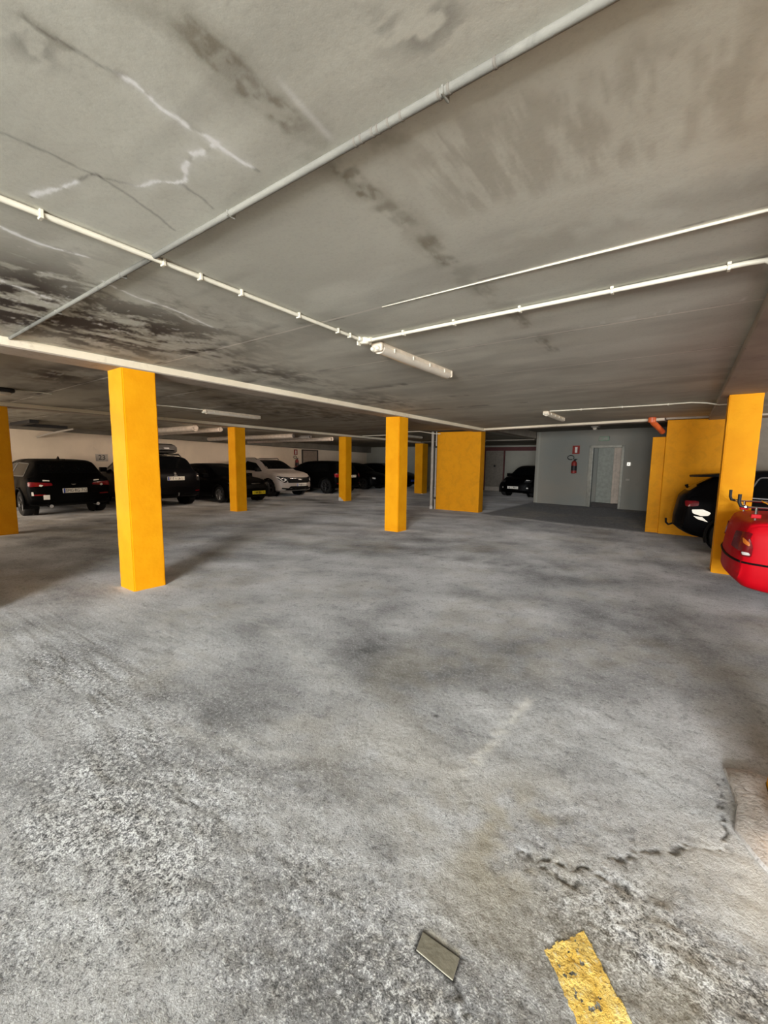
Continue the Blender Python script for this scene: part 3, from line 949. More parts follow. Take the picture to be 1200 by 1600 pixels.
run('cable_conduit', 'thin pale conduit leading from the twin-tube lamp near the lobby to the edge beam',
    [(-2.14, 8.262, ZC - 0.014), (-0.4, 8.28, ZC - 0.014), (0.0, 8.22, ZC - 0.014), (0.2, 8.10, ZC - 0.05), (0.34, 8.05, H_BEAM - 0.012), (0.70, 8.05, H_BEAM - 0.012)], 0.011, MPVC, 'conduit',
    [(x, 8.28) for x in (-1.6, -0.95, -0.30)], 'x', 'ceiling conduits')
run('cable_conduit', 'pale conduit under the ceiling reaching the top of the wide yellow pier',
    [(-7.9, 11.45, ZC - 0.012), (-6.9, 11.45, ZC - 0.012), (-6.35, 11.5, H_BEAM - 0.02), (-6.2, 11.55, H_BEAM - 0.02)], 0.014, MPVC, 'conduit', (), 'x', 'ceiling conduits')

# grey pipe in the slab joint
gp = empty('ceiling_pipe', (0, 0, 0))
tag(gp, 'dirty grey pipe with taped splice across the near ceiling joint', 'pipe')
MB().tube([(-4.74, 1.112, ZC - 0.009), (0.30, 1.112, ZC - 0.009)], 0.0125, 16).build('tube', MPIPE, gp, smooth=True)
for x in (-0.93, -0.905, -0.86, -0.84, -0.80, -0.755, -0.63, -0.60, -0.47):
    MB().lathe([(0.0126, -0.004), (0.0140, -0.003), (0.0140, 0.003), (0.0126, 0.004)], 'x', (x, 1.112, ZC - 0.009), 16).build('tape_band', MDARKC, gp, smooth=True)
for x in (-3.6, -2.6, -1.6, -0.615, -0.1, 0.2):
    MB().box(x - 0.004, x + 0.004, 1.112 - 0.016, 1.112 + 0.026, ZC - 0.0235, ZC).build('saddle', MPIPE, gp, bevel=0.003)

# junction box
jb = empty('junction_box', (-2.235, 2.80, ZC - 0.0))
tag(jb, 'small cream junction box where the two conduits meet', 'junction box')
MB().lathe([(0.040, 0), (0.043, -0.01), (0.043, -0.030), (0.036, -0.040)], 'z', (0, 0, 0), 24).build('box_body', MPVC, jb, smooth=True)
MB().lathe([(0.030, -0.040), (0.030, -0.044), (0.020, -0.046)], 'z', (0, 0, 0), 20).build('lid', MPVC, jb, smooth=True)
for dx, dy in ((0, -0.055), (0.055, 0), (0, 0.055)):
    MB().lathe([(0.016, -0.02), (0.018, -0.01), (0.018, 0.02)], 'y' if dx == 0 else 'x', (dx, dy, -0.017), 14).build('spigot', MPVC, jb, smooth=True)
MB().box(-0.060, -0.046, -0.03, 0.012, -0.05, -0.012).build('spare_entry', MPVC, jb, bevel=0.004)


def strip_lamp(x, y, length, label, axis='y', group='fluorescent strip lamps'):
    rz = 0 if axis == 'y' else -PI / 2
    t = empty('strip_lamp', (x, y, ZC), rz)
    tag(t, label, 'ceiling lamp', group)
    L = length
    MB().box(-0.045, 0.045, 0, L, -0.045, 0).build('housing', MHOUS, t, bevel=0.012)
    # ribbed clear trough below
    prof = []
    for k in range(15):
        a = PI * k / 14
        prof.append((0.056 * math.cos(a), -0.046 - 0.046 * math.sin(a)))
    m = MB()
    vs = [(px, yy, pz) for yy in (0.03, L - 0.03) for px, pz in prof]
    fs = [(k, k + 1, 15 + k + 1, 15 + k) for k in range(14)] + [tuple(range(15)), tuple(range(29, 14, -1))]
    m.add(vs, fs)
    m.build('diffuser', MDIFF, t, smooth=True)
    for yy in (0.0, L):
        MB().box(-0.055, 0.055, yy - 0.016, yy + 0.016, -0.080, -0.004).build('end_cap', MHOUS, t, bevel=0.014)
    for q in (-0.027, 0.027):
        MB().lathe([(0.014, -0.03), (0.018, -0.022), (0.018, 0.03)], 'y', (q, -0.012, -0.062), 14).build('lamp_holder', MPVC, t, smooth=True)
    for k in range(4):
        yy = L * (0.14 + 0.24 * k)
        for q in (-1, 1):
            MB().box(q * 0.056 - 0.006, q * 0.056 + 0.006, yy - 0.008, yy + 0.008, -0.060, -0.026).build('catch', MPVC, t, bevel=0.002)
    return t


strip_lamp(-2.20, 2.93, 1.30, 'cream fluorescent strip lamp beside the junction box on the near ceiling')
strip_lamp(-7.85, 4.75, 1.30, 'fluorescent strip lamp on the ceiling above the dark sport-utility car with a roof box')
strip_lamp(-2.22, 8.30, 1.30, 'end-on fluorescent strip lamp on the ceiling near the lift lobby')
strip_lamp(-8.2, 12.55, 1.20, 'small dim strip lamp on the far ceiling behind the mid yellow column')
run('cable_conduit', 'thin conduit feeding the strip lamp above the dark sport-utility car',
    [(-8.2, 3.2, ZC - 0.012), (-7.95, 4.1, ZC - 0.012), (-7.86, 4.72, ZC - 0.014)], 0.010, MPVC, 'conduit', (), 'y', 'ceiling conduits')
run('cable_conduit', 'thin conduit feeding the small dim strip lamp on the far ceiling',
    [(-10.0, 12.45, ZC - 0.012), (-8.3, 12.45, ZC - 0.012)], 0.014, MPVC, 'conduit', (), 'y', 'ceiling conduits')
# bulkhead lamp at the picture edge
bl = empty('bulkhead_lamp', (-8.25, 1.80, ZC))
tag(bl, 'round black-rimmed bulkhead lamp on the ceiling above the dark orange column', 'ceiling lamp')
MB().lathe([(0.13, 0), (0.14, -0.02), (0.13, -0.05), (0.10, -0.06)], 'z', n=28).build('rim', MBLK, bl, smooth=True)
MB().lathe([(0.10, -0.055), (0.085, -0.085), (0.04, -0.10)], 'z', n=28).build('glass_bowl', MDIFF, bl, smooth=True)
run('cable_conduit', 'short pale conduit leading away from the round bulkhead lamp',
    [(-8.2, 1.95, ZC - 0.012), (-8.1, 2.2, ZC - 0.012), (-8.0, 2.32, ZC - 0.03)], 0.010, MPVC, 'conduit', (), 'y', 'ceiling conduits')

# unseen housings added for the fill lights behind the second beam
for yy, lab in ((7.9, 'unseen batten housing added for the fill light by the sport-utility car'), (13.4, 'unseen batten housing added for the fill light by the black wagon')):
    t = empty('added_batten_housing', (-10.66, yy, ZC))
    tag(t, lab, 'ceiling lamp', 'added battens behind the beam')
    MB().box(-0.045, 0.05, -1.85, 1.85, -0.012, 0).box(0.0, 0.05, -1.85, 1.85, -0.075, -0.012).build('housing', MHOUS, t, bevel=0.004)

# ducts over the rear bays
for y, z0, z1, lab in [(6.68, 2.275, 2.445, 'thick pale ceiling duct above the sport-utility car with a roof box'),
                       (7.48, 2.305, 2.445, 'slim pale ceiling duct beside the thick one above the roof box car'),
                       (10.40, 2.28, 2.446, 'thick pale ceiling duct above the white crossover'),
                       (11.22, 2.31, 2.436, 'slim short pale ceiling duct between two thicker ones above the white crossover'),
                       (12.42, 2.28, 2.436, 'pale ceiling duct above the gap between white crossover and black wagon')]:
    r = (z1 - z0) / 2
    m = MB().tube([(-17.0, y, z0 + r), (-11.58, y, z0 + r), (-11.54, y, z0 + r)], [r, r, r * 0.97], 20)
    o = m.build('ventilation_duct', MDUCT, smooth=True)
    MB().tube([(-11.545, y, z0 + r), (-11.515, y, z0 + r), (-11.50, y, z0 + r)], [r * 0.95, r * 0.85, r * 0.6], 20).build('end_cap', MDCAP, o, smooth=True)
    tag(o, lab, 'duct', 'ceiling ducts')
tag(MB().box(-15.9, -14.1, 3.55, 3.75, 2.36, 2.449).box(-15.95, -15.75, 3.75, 4.9, 2.36, 2.449).build('cable_tray', MBLK, bevel=0.006), 'black cable tray under the ceiling above the dark estate car', 'cable tray')
run('drain_pipe', 'thin dark pipe slanting up the back wall above the dark estate car',
    [(-17.22, 4.5, 2.12), (-16.8, 4.75, 2.25), (-16.2, 5.2, 2.40)], 0.03, MGREYP, 'pipe', (), 'y')

# vertical pipes at the wide pier
for x, r, lab in [(-6.49, 0.045, 'pale grey drain pipe rising beside the wide yellow pier, the thicker one'),
                  (-6.36, 0.022, 'thin grey pipe with black brackets against the wide yellow pier')]:
    t = empty('drain_pipe', (x, 11.60, 0))
    tag(t, lab, 'pipe', 'pipes beside the wide pier')
    MB().tube([(0, 0, -0.01), (0, 0, H_BEAM + 0.05)], r, 14).build('tube', MGREYP, t, smooth=True)
    if r < 0.03:
        for z in (0.35, 1.95):
            MB().box(-0.03, 0.04, -0.035, 0.03, z - 0.03, z + 0.03).build('bracket', MBLK, t, bevel=0.004)
    else:
        MB().lathe([(0.058, -0.01), (0.060, 0.05), (0.046, 0.10)], 'z', n=16).build('foot_socket', MPAD, t, smooth=True)

# orange pipe above the side cheek of the far pier
t = empty('orange_pipe', (0, 0, 0))
tag(t, 'orange plastic pipe elbow hanging above the cheek of the yellow wall pier', 'pipe')
MB().tube([(-0.45, 10.85, 2.17), (-0.54, 10.66, 2.27), (-0.61, 10.5, 2.34), (-0.63, 10.44, 2.37), (-0.635, 10.43, 2.42), (-0.635, 10.43, 2.452)], 0.055, 16).build('tube', MORANGE, t, smooth=True)
MB().lathe([(0.068, 2.345), (0.072, 2.36), (0.072, 2.44), (0.06, 2.45)], 'z', (-0.635, 10.43, 0), 18).build('socket', MORANGE, t, smooth=True)

# ------------------------------------------------------------------ doors, signs and small fittings
# lift doorway
d1 = MB()
lift_box(d1, D0 - 0.02, D0 + 0.11, 0, DH + 0.02, -0.10, 0.02)
lift_box(d1, D1 - 0.06, D1 + 0.02, 0, DH + 0.02, -0.10, 0.02)
lift_box(d1, D0 - 0.02, D1 + 0.02, DH - 0.06, DH + 0.03, -0.10, 0.02)
door = tag(d1.build('door_1', MSTEEL, bevel=0.004), kind='structure')
lift_box(MB(), D0 + 0.19, D0 + 0.71, 0.13, DH - 0.05, -0.32, -0.28).build('door_panel', MLEAF, door, bevel=0.004)
lift_box(MB(), D0 + 0.71, D0 + 0.79, 0.02, DH - 0.05, -0.30, -0.20).build('door_stile', MLEAF2, door, bevel=0.004)
lift_box(MB(), D0 + 0.80, D1 - 0.06, 0.16, DH - 0.05, -0.26, -0.16).build('door_panel', MLEAF2, door, bevel=0.004)['label'] = 'pale narrow door panel'
lift_box(MB(), D0 + 0.09, D1 - 0.06, -0.01, 0.15, -0.36, -0.12).build('threshold', MSKIRT, door, bevel=0.004)
# doors on the rear walls
d2 = MB().box(X_LEFT, X_LEFT + 0.05, 16.15, 16.22, 0, 2.10).box(X_LEFT, X_LEFT + 0.05, 17.33, 17.40, 0, 2.10).box(X_LEFT, X_LEFT + 0.05, 16.15, 17.40, 2.06, 2.12).build('door_2', MSKIRT, bevel=0.004)
tag(d2, kind='structure')
MB().box(X_LEFT, X_LEFT + 0.03, 16.22, 17.33, 0, 2.06).build('door_panel', MDOORW, d2)
d3 = MB().box(-9.02, -8.94, Y_END - 0.05, Y_END, 0, 2.17).box(-7.94, -7.86, Y_END - 0.05, Y_END, 0, 2.17).build('door_3', MMAROON, bevel=0.004)
tag(d3, kind='structure')
MB().box(-8.94, -7.94, Y_END - 0.04, Y_END, 0.22, 2.14).build('door_panel', MDOOR, d3, bevel=0.004)
MB().box(-8.94, -7.94, Y_END - 0.045, Y_END, 0.0, 0.22).build('kick_plate', MGREYP, d3, bevel=0.004)
MB().lathe([(0.02, 0), (0.05, -0.02), (0.06, -0.05), (0.03, -0.07)], 'y', (-8.40, Y_END - 0.04, 1.35), 16).build('door_knob', MBLK, d3, smooth=True)
tag(MB().box(-9.3, -4.4, Y_END - 0.12, Y_END - 0.02, 2.16, 2.36).build('trim_3', MMAROON), kind='structure')

# call button, small plate, lettered lamp box above the lift
MEM = N('lit_button')
MEM.b.inputs['Emission Color'].default_value = (1, 0.95, 0.85, 1)
MEM.b.inputs['Emission Strength'].default_value = 0.9
MEM = MEM.out((0.8, 0.78, 0.7), 0.4)
t = empty('call_button', on_lift(3.155, 1.50))
tag(t, 'small lit white call button plate beside the lift door', 'call button')
t.rotation_euler = (0, 0, math.atan2(ev.y, ev.x))
MB().box(-0.05, 0.05, -0.018, 0, -0.055, 0.055).build('plate', MEM, t, bevel=0.012)
MB().box(-0.014, 0.014, -0.024, -0.016, -0.014, 0.014).build('button', MBLK, t, bevel=0.003)
t = empty('wall_socket', on_lift(3.16, 0.99))
tag(t, 'small dull socket plate on the wall below the call button', 'socket')
t.rotation_euler = (0, 0, math.atan2(ev.y, ev.x))
MB().box(-0.06, 0.06, -0.012, 0, -0.03, 0.03).build('plate', MGREYP, t, bevel=0.004)
t = empty('exit_sign', on_lift(2.36, 2.345))
tag(t, 'small dim greenish sign box above the lift door', 'sign')
t.rotation_euler = (0, 0, math.atan2(ev.y, ev.x))
MB().box(-0.16, 0.16, -0.05, 0, -0.075, 0.075).build('sign_box', MGREEN, t, bevel=0.006)
for k, wd in enumerate((0.05, 0.03, 0.06, 0.04)):
    MB().box(-0.13 + 0.068 * k, -0.13 + 0.068 * k + wd, -0.054, -0.049, -0.05 + 0.012 * (k % 2), 0.045).build('pictogram', MSTEEL, t)
t = empty('emergency_lamp', (-2.16, 13.3, 2.66))
tag(t, 'small bulb-shaped emergency lamp on the lobby ceiling before the lift', 'ceiling lamp')
MB().box(-0.10, 0.10, -0.16, 0.16, -0.15, 0).build('housing', MGREYP, t, bevel=0.02)
MB().tube([(0, -0.13, -0.17), (0, 0.13, -0.19)], [0.05, 0.035], 12).build('lens', MDIFF, t, smooth=True)


def extinguisher(origin, rz, lab, slab, grp):
    t = empty('fire_extinguisher', origin, rz)
    tag(t, lab, 'fire extinguisher', grp)
    MB().lathe([(0.07, 0), (0.092, 0.02), (0.092, 0.36), (0.07, 0.42), (0.024, 0.45)], 'z', (0, -0.10, 0), 20).build('cylinder', MRED, t, smooth=True)
    MB().lathe([(0.0932, 0.10), (0.0932, 0.27)], 'z', (0, -0.10, 0), 20).build('instruction_label', MBLK, t, smooth=True)
    MB().box(-0.02, 0.06, -0.115, -0.085, 0.45, 0.50).box(0.02, 0.10, -0.11, -0.09, 0.49, 0.51).build('valve', MBLK, t, bevel=0.004)
    MB().tube([(-0.02 - 0.11 + 0.11 * math.cos(a), -0.10, 0.56 + 0.075 * math.sin(a)) for a in np.linspace(-0.7, 2 * PI - 1.1, 22)], 0.013, 8).build('hose', MBLK, t, smooth=True)
    MB().box(-0.04, 0.04, -0.03, 0, 0.08, 0.40).build('wall_bracket', MSTEEL, t, bevel=0.004)
    s = empty('extinguisher_sign', origin, rz)
    tag(s, slab, 'sign', grp + ' signs')
    MB().box(-0.125, 0.125, -0.008, 0, 0.69, 0.98).build('sign_plate', MRED, s, bevel=0.003)
    MB().prism([(-0.035, -0.012), (0.045, -0.012), (0.045, -0.008), (-0.035, -0.008)], 0.73, 0.93).build('pictogram', MWHITE, s)
    return t


erz = math.atan2(ev.y, ev.x)
p = on_lift(1.46, 1.15)
extinguisher(p, erz, 'red fire extinguisher hanging on the grey wall left of the lift door', 'red and white sign above the extinguisher by the lift', 'lift lobby extinguisher')
extinguisher((X_LEFT, 15.72, 1.12), PI / 2, 'fire extinguisher on the pale back wall behind the black wagon', 'red and white sign above the extinguisher on the back wall', 'back wall extinguisher')


def text_mesh(txt, size, extrude=0.001):
    cu = bpy.data.curves.new('txt', 'FONT')
    cu.body = txt
    cu.size = size
    cu.extrude = extrude
    cu.align_x, cu.align_y = 'CENTER', 'CENTER'
    o = bpy.data.objects.new('txt', cu)
    COL.objects.link(o)
    dg = bpy.context.evaluated_depsgraph_get()
    me = bpy.data.meshes.new_from_object(o.evaluated_get(dg))
    bpy.data.objects.remove(o)
    return me


# bay number on the back wall
bs = empty('bay_number_sign', (X_LEFT, 6.36, 1.49), PI / 2)
tag(bs, 'small grey bay number 23 sign on the pale back wall', 'sign')
MB().box(-0.20, 0.20, -0.012, 0, -0.13, 0.13).build('sign_plate', MGREYP, bs, bevel=0.003)
nm = link('number', text_mesh('23', 0.24), MBLK, bs)
nm.rotation_euler = (PI / 2, 0, 0)
nm.location = (0, -0.013, 0)

# ------------------------------------------------------------------ cars


def car_paint(name, col, rough=0.22, metal=0.0, coat=0.6, spec=0.35):
    g = N(name)
    g.b.inputs['Coat Weight'].default_value = coat
    g.b.inputs['Coat Roughness'].default_value = 0.06
    f = g.ramp(g.noise(g.coords(), 2.5, 4), 0.4, 0.75)
    r = g.ramp(f, 0, 1, rough, rough + 0.15)
    return g.out(g.mix(f, col, tuple(x * 0.85 for x in col)), r, metal, spec)


PB = car_paint('black_car_paint', (0.0015, 0.0015, 0.0017), 0.38, 0, 0.0, 0.06)
PB2 = car_paint('near_black_car_paint', (0.003, 0.003, 0.004), 0.38, 0, 0.0, 0.08)
PW = car_paint('pearl_white_car_paint', (0.44, 0.39, 0.35), 0.35, 0, 0.2)
PR = car_paint('bright_red_car_paint', (0.60, 0.002, 0.010), 0.5, 0, 0.05, 0.12)
PRUB = plain('tyre_rubber', (0.012, 0.012, 0.012), 0.8)
PRIM = plain('wheel_alloy', (0.30, 0.30, 0.30), 0.35, 0.8)
PRIMD = plain('dark_wheel_alloy', (0.07, 0.07, 0.07), 0.4, 0.7)
PTRIM = plain('black_trim', (0.004, 0.004, 0.004), 0.6, spec=0.15)
PGLASS = plain('tinted_car_glass', (0.003, 0.0035, 0.004), 0.12, 0, 0.1, spec=0.10)
PLAMP = plain('red_lamp_lens', (0.20, 0.004, 0.010), 0.2, 0, 0.1, coat=0.2)
PAMB = plain('amber_lamp_lens', (0.80, 0.22, 0.03), 0.15, 0, 0.1, coat=0.6)
PCLEAR = plain('clear_lamp_lens', (0.85, 0.84, 0.80), 0.12, 0, 0.05, coat=0.8)
PHEAD = plain('headlamp_dark_glass', (0.03, 0.03, 0.032), 0.08, 0, 0.1, coat=0.8)
PGLOW = N('pale_glow')  # emission added so the pale shapes on the hatchback side come out bright
PGLOW.b.inputs['Emission Color'].default_value = (1, 0.95, 0.80, 1)
PGLOW.b.inputs['Emission Strength'].default_value = 0.7
PGLOW = PGLOW.out((0.85, 0.82, 0.72), 0.2)
PPLATE = plain('white_number_plate', (0.86, 0.84, 0.76), 0.35, 0, 0.04)
PPLATEY = plain('yellow_number_plate', (0.95, 0.78, 0.03), 0.35, 0, 0.04)
PBLUE = plain('plate_blue_band', (0.02, 0.06, 0.35), 0.4)


def pchip(xs, pts):
    px = np.array([p[0] for p in pts], float)
    py = np.array([p[1] for p in pts], float)
    h = np.diff(px)
    dl = np.diff(py) / h
    m = np.zeros(len(px))
    m[0], m[-1] = dl[0], dl[-1]
    for i in range(1, len(px) - 1):
        if dl[i - 1] * dl[i] > 0:
            w1, w2 = 2 * h[i] + h[i - 1], h[i] + 2 * h[i - 1]
            m[i] = (w1 + w2) / (w1 / dl[i - 1] + w2 / dl[i])
    i = np.clip(np.searchsorted(px, xs) - 1, 0, len(px) - 2)
    t = (xs - px[i]) / h[i]
    t = np.clip(t, 0, 1)
    return ((1 + 2 * t) * (1 - t) ** 2 * py[i] + t * (1 - t) ** 2 * h[i] * m[i] + t * t * (3 - 2 * t) * py[i + 1] + t * t * (t - 1) * h[i] * m[i + 1])


SHAPES = {
    # x from the rear bumper; heights for a total height of 1.50, length 4.40
    'suv': dict(
        top=[(0, .60), (.03, .76), (.08, .93), (.14, 1.02), (.22, 1.10), (.48, 1.40), (.60, 1.455), (1.0, 1.49), (1.6, 1.50), (2.2, 1.475), (2.6, 1.39), (3.05, 1.17), (3.32, 1.035), (3.6, 1.00), (4.05, .93), (4.25, .84), (4.36, .72), (4.40, .60)],
        belt=[(0, .50), (.08, .88), (.25, 1.0), (1.0, 1.0), (2.0, .975), (3.1, .945), (3.5, .90), (4.0, .83), (4.3, .68), (4.40, .50)],
        bottom=[(0, .40), (.12, .31), (.45, .25), (1.0, .20), (3.5, .20), (4.0, .21), (4.28, .24), (4.40, .33)],
        half=[(0, .84), (.15, .89), (.6, .915), (1.2, .92), (3.2, .92), (3.9, .90), (4.2, .87), (4.40, .80)],
        roof=[(0, .90), (.14, .86), (.25, .80), (.6, .70), (1.2, .70), (2.2, .70), (2.7, .73), (3.2, .82), (3.6, .86), (4.40, .86)],
        ax=(.82, 3.48), wr=.335, screen=(2.36, 3.20), tail=(.23, .50), side=(.62, 2.72)),
    'hatch': dict(
        top=[(0, .58), (.03, .76), (.09, .92), (.16, 1.00), (.26, 1.06), (.62, 1.40), (.75, 1.445), (1.1, 1.48), (1.6, 1.50), (2.1, 1.47), (2.5, 1.38), (3.0, 1.13), (3.25, .99), (3.6, .94), (4.05, .84), (4.25, .75), (4.36, .65), (4.40, .56)],
        belt=[(0, .48), (.08, .84), (.25, .97), (1.0, .97), (2.0, .94), (3.0, .90), (3.5, .84), (4.0, .76), (4.3, .62), (4.40, .46)],
        bottom=[(0, .38), (.12, .30), (.45, .24), (1.0, .18), (3.5, .18), (4.0, .19), (4.28, .22), (4.40, .32)],
        half=[(0, .82), (.15, .87), (.6, .90), (1.2, .905), (3.2, .905), (3.9, .88), (4.2, .85), (4.40, .76)],
        roof=[(0, .90), (.14, .84), (.25, .78), (.7, .68), (1.2, .68), (2.2, .69), (2.7, .73), (3.2, .82), (3.6, .86), (4.40, .86)],
        ax=(.80, 3.50), wr=.32, screen=(2.24, 3.12), tail=(.27, .62), side=(.66, 2.62)),
    'fast': dict(
        top=[(0, .60), (.03, .80), (.06, .98), (.12, 1.06), (.50, 1.315), (.85, 1.44), (1.2, 1.485), (1.6, 1.50), (2.1, 1.47), (2.5, 1.38), (3.0, 1.13), (3.25, .99), (3.6, .94), (4.05, .84), (4.25, .75), (4.36, .65), (4.40, .56)],
        belt=[(0, .50), (.06, .90), (.25, .99), (1.0, .98), (2.0, .94), (3.0, .90), (3.5, .84), (4.0, .76), (4.3, .62), (4.40, .46)],
        bottom=[(0, .42), (.12, .33), (.45, .25), (1.0, .18), (3.5, .18), (4.0, .19), (4.28, .22), (4.40, .32)],
        half=[(0, .82), (.15, .87), (.6, .90), (1.2, .905), (3.2, .905), (3.9, .88), (4.2, .85), (4.40, .76)],
        roof=[(0, .92), (.14, .90), (.3, .84), (.8, .70), (1.2, .68), (2.2, .69), (2.7, .73), (3.2, .82), (3.6, .86), (4.40, .86)],
        ax=(.84, 3.50), wr=.325, screen=(2.24, 3.12), tail=(.16, .80), side=(.95, 2.62)),
    'sedan': dict(
        top=[(0, .56), (.02, .74), (.05, .90), (.09, .985), (.25, 1.02), (.70, 1.04), (1.05, 1.07), (1.30, 1.25), (1.52, 1.40), (1.8, 1.48), (2.2, 1.49), (2.5, 1.40), (2.95, 1.10), (3.15, .99), (3.6, .93), (4.05, .82), (4.25, .72), (4.36, .62), (4.40, .54)],
        belt=[(0, .48), (.04, .80), (.10, .955), (.6, .985), (1.2, .985), (2.0, .95), (3.0, .90), (3.5, .84), (4.0, .74), (4.3, .60), (4.40, .44)],
        bottom=[(0, .36), (.10, .27), (.45, .22), (1.0, .18), (3.5, .18), (4.0, .19), (4.28, .22), (4.40, .30)],
        half=[(0, .80), (.12, .85), (.6, .875), (1.2, .88), (3.2, .88), (3.9, .86), (4.2, .82), (4.40, .72)],
        roof=[(0, .92), (.2, .92), (1.0, .88), (1.4, .72), (1.8, .66), (2.2, .66), (2.6, .72), (3.1, .84), (3.6, .87), (4.40, .86)],
        ax=(.92, 3.42), wr=.30, screen=(2.40, 3.05), tail=(1.10, 1.50), side=(1.42, 2.60)),
}


class Car:
    def __init__(self, name, shape, L, W, H, pos, heading, paint, label, cat='car', group=None, loc_at='rear'):
        self.s = SHAPES[shape]
        self.L, self.W, self.H = L, W, H
        self.bul = .09 if shape == 'sedan' else .17
        self.kx, self.ky, self.kz = L / 4.40, W / (2 * max(p[1] for p in self.s['half'])), H / 1.50
        # local frame: x = 0 at the rear bumper, L at the front, origin on the ground
        c, s = math.cos(heading), math.sin(heading)
        off = {'rear': 0.0, 'front': L}[loc_at]
        self.root = empty(name, (pos[0] - c * off, pos[1] - s * off, 0), heading)
        tag(self.root, label, cat, group, 'thing')
        self.paint = paint
        self.make_body()

    def prof(self, key, x):
        k = {'top': self.kz, 'belt': self.kz, 'bottom': self.kz, 'half': self.ky, 'roof': 1.0}[key]
        return pchip(np.asarray(x, float) / self.kx, self.s[key]) * k

    def make_body(self):
        L = self.L
        e = np.array([0, .008, .02, .035, .055, .08, .11, .145])
        xs = np.unique(np.round(np.concatenate([e, np.arange(.18, L - .18, .035), L - e]), 4))
        zt, zs, zb, w, rf = (self.prof(k, xs) for k in ('top', 'belt', 'bottom', 'half', 'roof'))
        zs = np.minimum(zs, zt - .015)
        zs = np.maximum(zs, zb + .06)
        wr = w * rf
        bulge_r = self.bul * np.clip(1 - xs / .55, 0, 1) ** 1.3
        bulge_f = -.26 * np.clip(1 - (L - xs) / .75, 0, 1) ** 1.3
        rows = []

        def ring(i):
            h = zs[i] - zb[i]
            b = [(0, zb[i]), (.5 * w[i], zb[i]), (.84 * w[i], zb[i]), (.94 * w[i], zb[i] + .04 * h), (.975 * w[i], zb[i] + .14 * h), (.985 * w[i], zb[i] + .30 * h), (1.0 * w[i], zb[i] + .50 * h),
                 (1.0 * w[i], zb[i] + .68 * h), (.985 * w[i], zb[i] + .86 * h), (.965 * w[i], zb[i] + .95 * h), (.945 * w[i], zs[i])]
            ze = zt[i] - min(.075, .45 * (zt[i] - zs[i]))
            for t in (.1, .3, .5, .7, .9):
                b.append((.935 * w[i] + (wr[i] - .935 * w[i]) * t, zs[i] + (ze - zs[i]) * t))
            b += [(wr[i], ze), (.965 * wr[i], ze + .45 * (zt[i] - ze)), (.88 * wr[i], ze + .78 * (zt[i] - ze)), (.7 * wr[i], ze + .93 * (zt[i] - ze)), (.4 * wr[i], zt[i] - .002), (0, zt[i])]
            return b

        R = [ring(i) for i in range(len(xs))]
        nh = len(R[0])
        vs, fs = [], []
        full = [(k, 1) for k in range(nh)] + [(k, -1) for k in range(nh - 2, 0, -1)]
        nf = len(full)
        for i, x in enumerate(xs):
            for k, sg in full:
                y, z = R[i][k]
                q = (abs(y) / max(w[i], 1e-6)) ** 2.6
                vs.append((x + (bulge_r[i] + bulge_f[i]) * q, sg * y, z))
        for i in range(len(xs) - 1):
            for k in range(nf):
                fs.append((i * nf + k, i * nf + (k + 1) % nf, (i + 1) * nf + (k + 1) % nf, (i + 1) * nf + k))
        for end in (0, len(xs) - 1):
            base = len(vs)
            m = 14
            for k in range(nh):
                y, z = R[end][k]
                for j in range(m + 1):
                    yy = y * (-1 + 2 * j / m)
                    q = (abs(yy) / max(w[end], 1e-6)) ** 2.6
                    vs.append((xs[end] + (bulge_r[end] + bulge_f[end]) * q, yy, z))
            for k in range(nh - 1):
                for j in range(m):
                    f = (base + k * (m + 1) + j, base + k * (m + 1) + j + 1, base + (k + 1) * (m + 1) + j + 1, base + (k + 1) * (m + 1) + j)
                    fs.append(f if end else f[::-1])
        V = np.array(vs)
        # wheel arches: leave the shell open round the wheels
        self.axles = [a * self.kx for a in self.s['ax']]
        self.wr = self.s['wr'] * self.kz
        self.bvh = BVHTree.FromPolygons([Vector(v) for v in vs], fs)
        keep = []
        R_ar = self.wr + .045
        for f in fs:
            c = V[list(f)].mean(0)
            cut = any((c[0] - a) ** 2 + (c[2] - self.wr) ** 2 < R_ar ** 2 for a in self.axles) and abs(c[1]) > .55 * self.W / 2
            if not cut:
                keep.append(f)
        mb = MB()
        mb.v, mb.f = vs, keep
        me = mb.mesh('car_body', smooth=False)
        bm = bmesh.new()
        bm.from_mesh(me)
        bmesh.ops.remove_doubles(bm, verts=bm.verts, dist=.0004)
        bmesh.ops.recalc_face_normals(bm, faces=bm.faces)
        bm.to_mesh(me)
        bm.free()
        me.polygons.foreach_set('use_smooth', [True] * len(me.polygons))
        me.set_sharp_from_angle(angle=math.radians(48))
        self.body = link('body_shell', me, self.paint, self.root)
        for a in self.axles:
            for sg in (1, -1):
                yw = self.side_y(a, self.wr + .25, sg)
                arc = [(a + R_ar * math.cos(t), yw + sg * .004, self.wr + R_ar * math.sin(t)) for t in np.linspace(-.35, PI + .35, 26)]
                MB().tube(arc, .024, 8).build('wheel_arch', PTRIM, self.root, smooth=True)
                ln = MB()
                vv, ff = [], []
                for t in np.linspace(-.35, PI + .35, 22):
                    for yy in (yw, yw - sg * .30):
                        vv.append((a + R_ar * math.cos(t), yy, self.wr + R_ar * math.sin(t)))
                ff = [(2 * i, 2 * i + 1, 2 * i + 3, 2 * i + 2) for i in range(21)]
                vv += [(a + math.cos(t) * R_ar, yw - sg * .30, self.wr + math.sin(t) * R_ar) for t in np.linspace(0, 2 * PI, 24)[:-1]]
                ff.append(tuple(range(44, 44 + 23)))
                ln.add(vv, ff)
                ln.build('arch_liner', PTRIM, self.root)

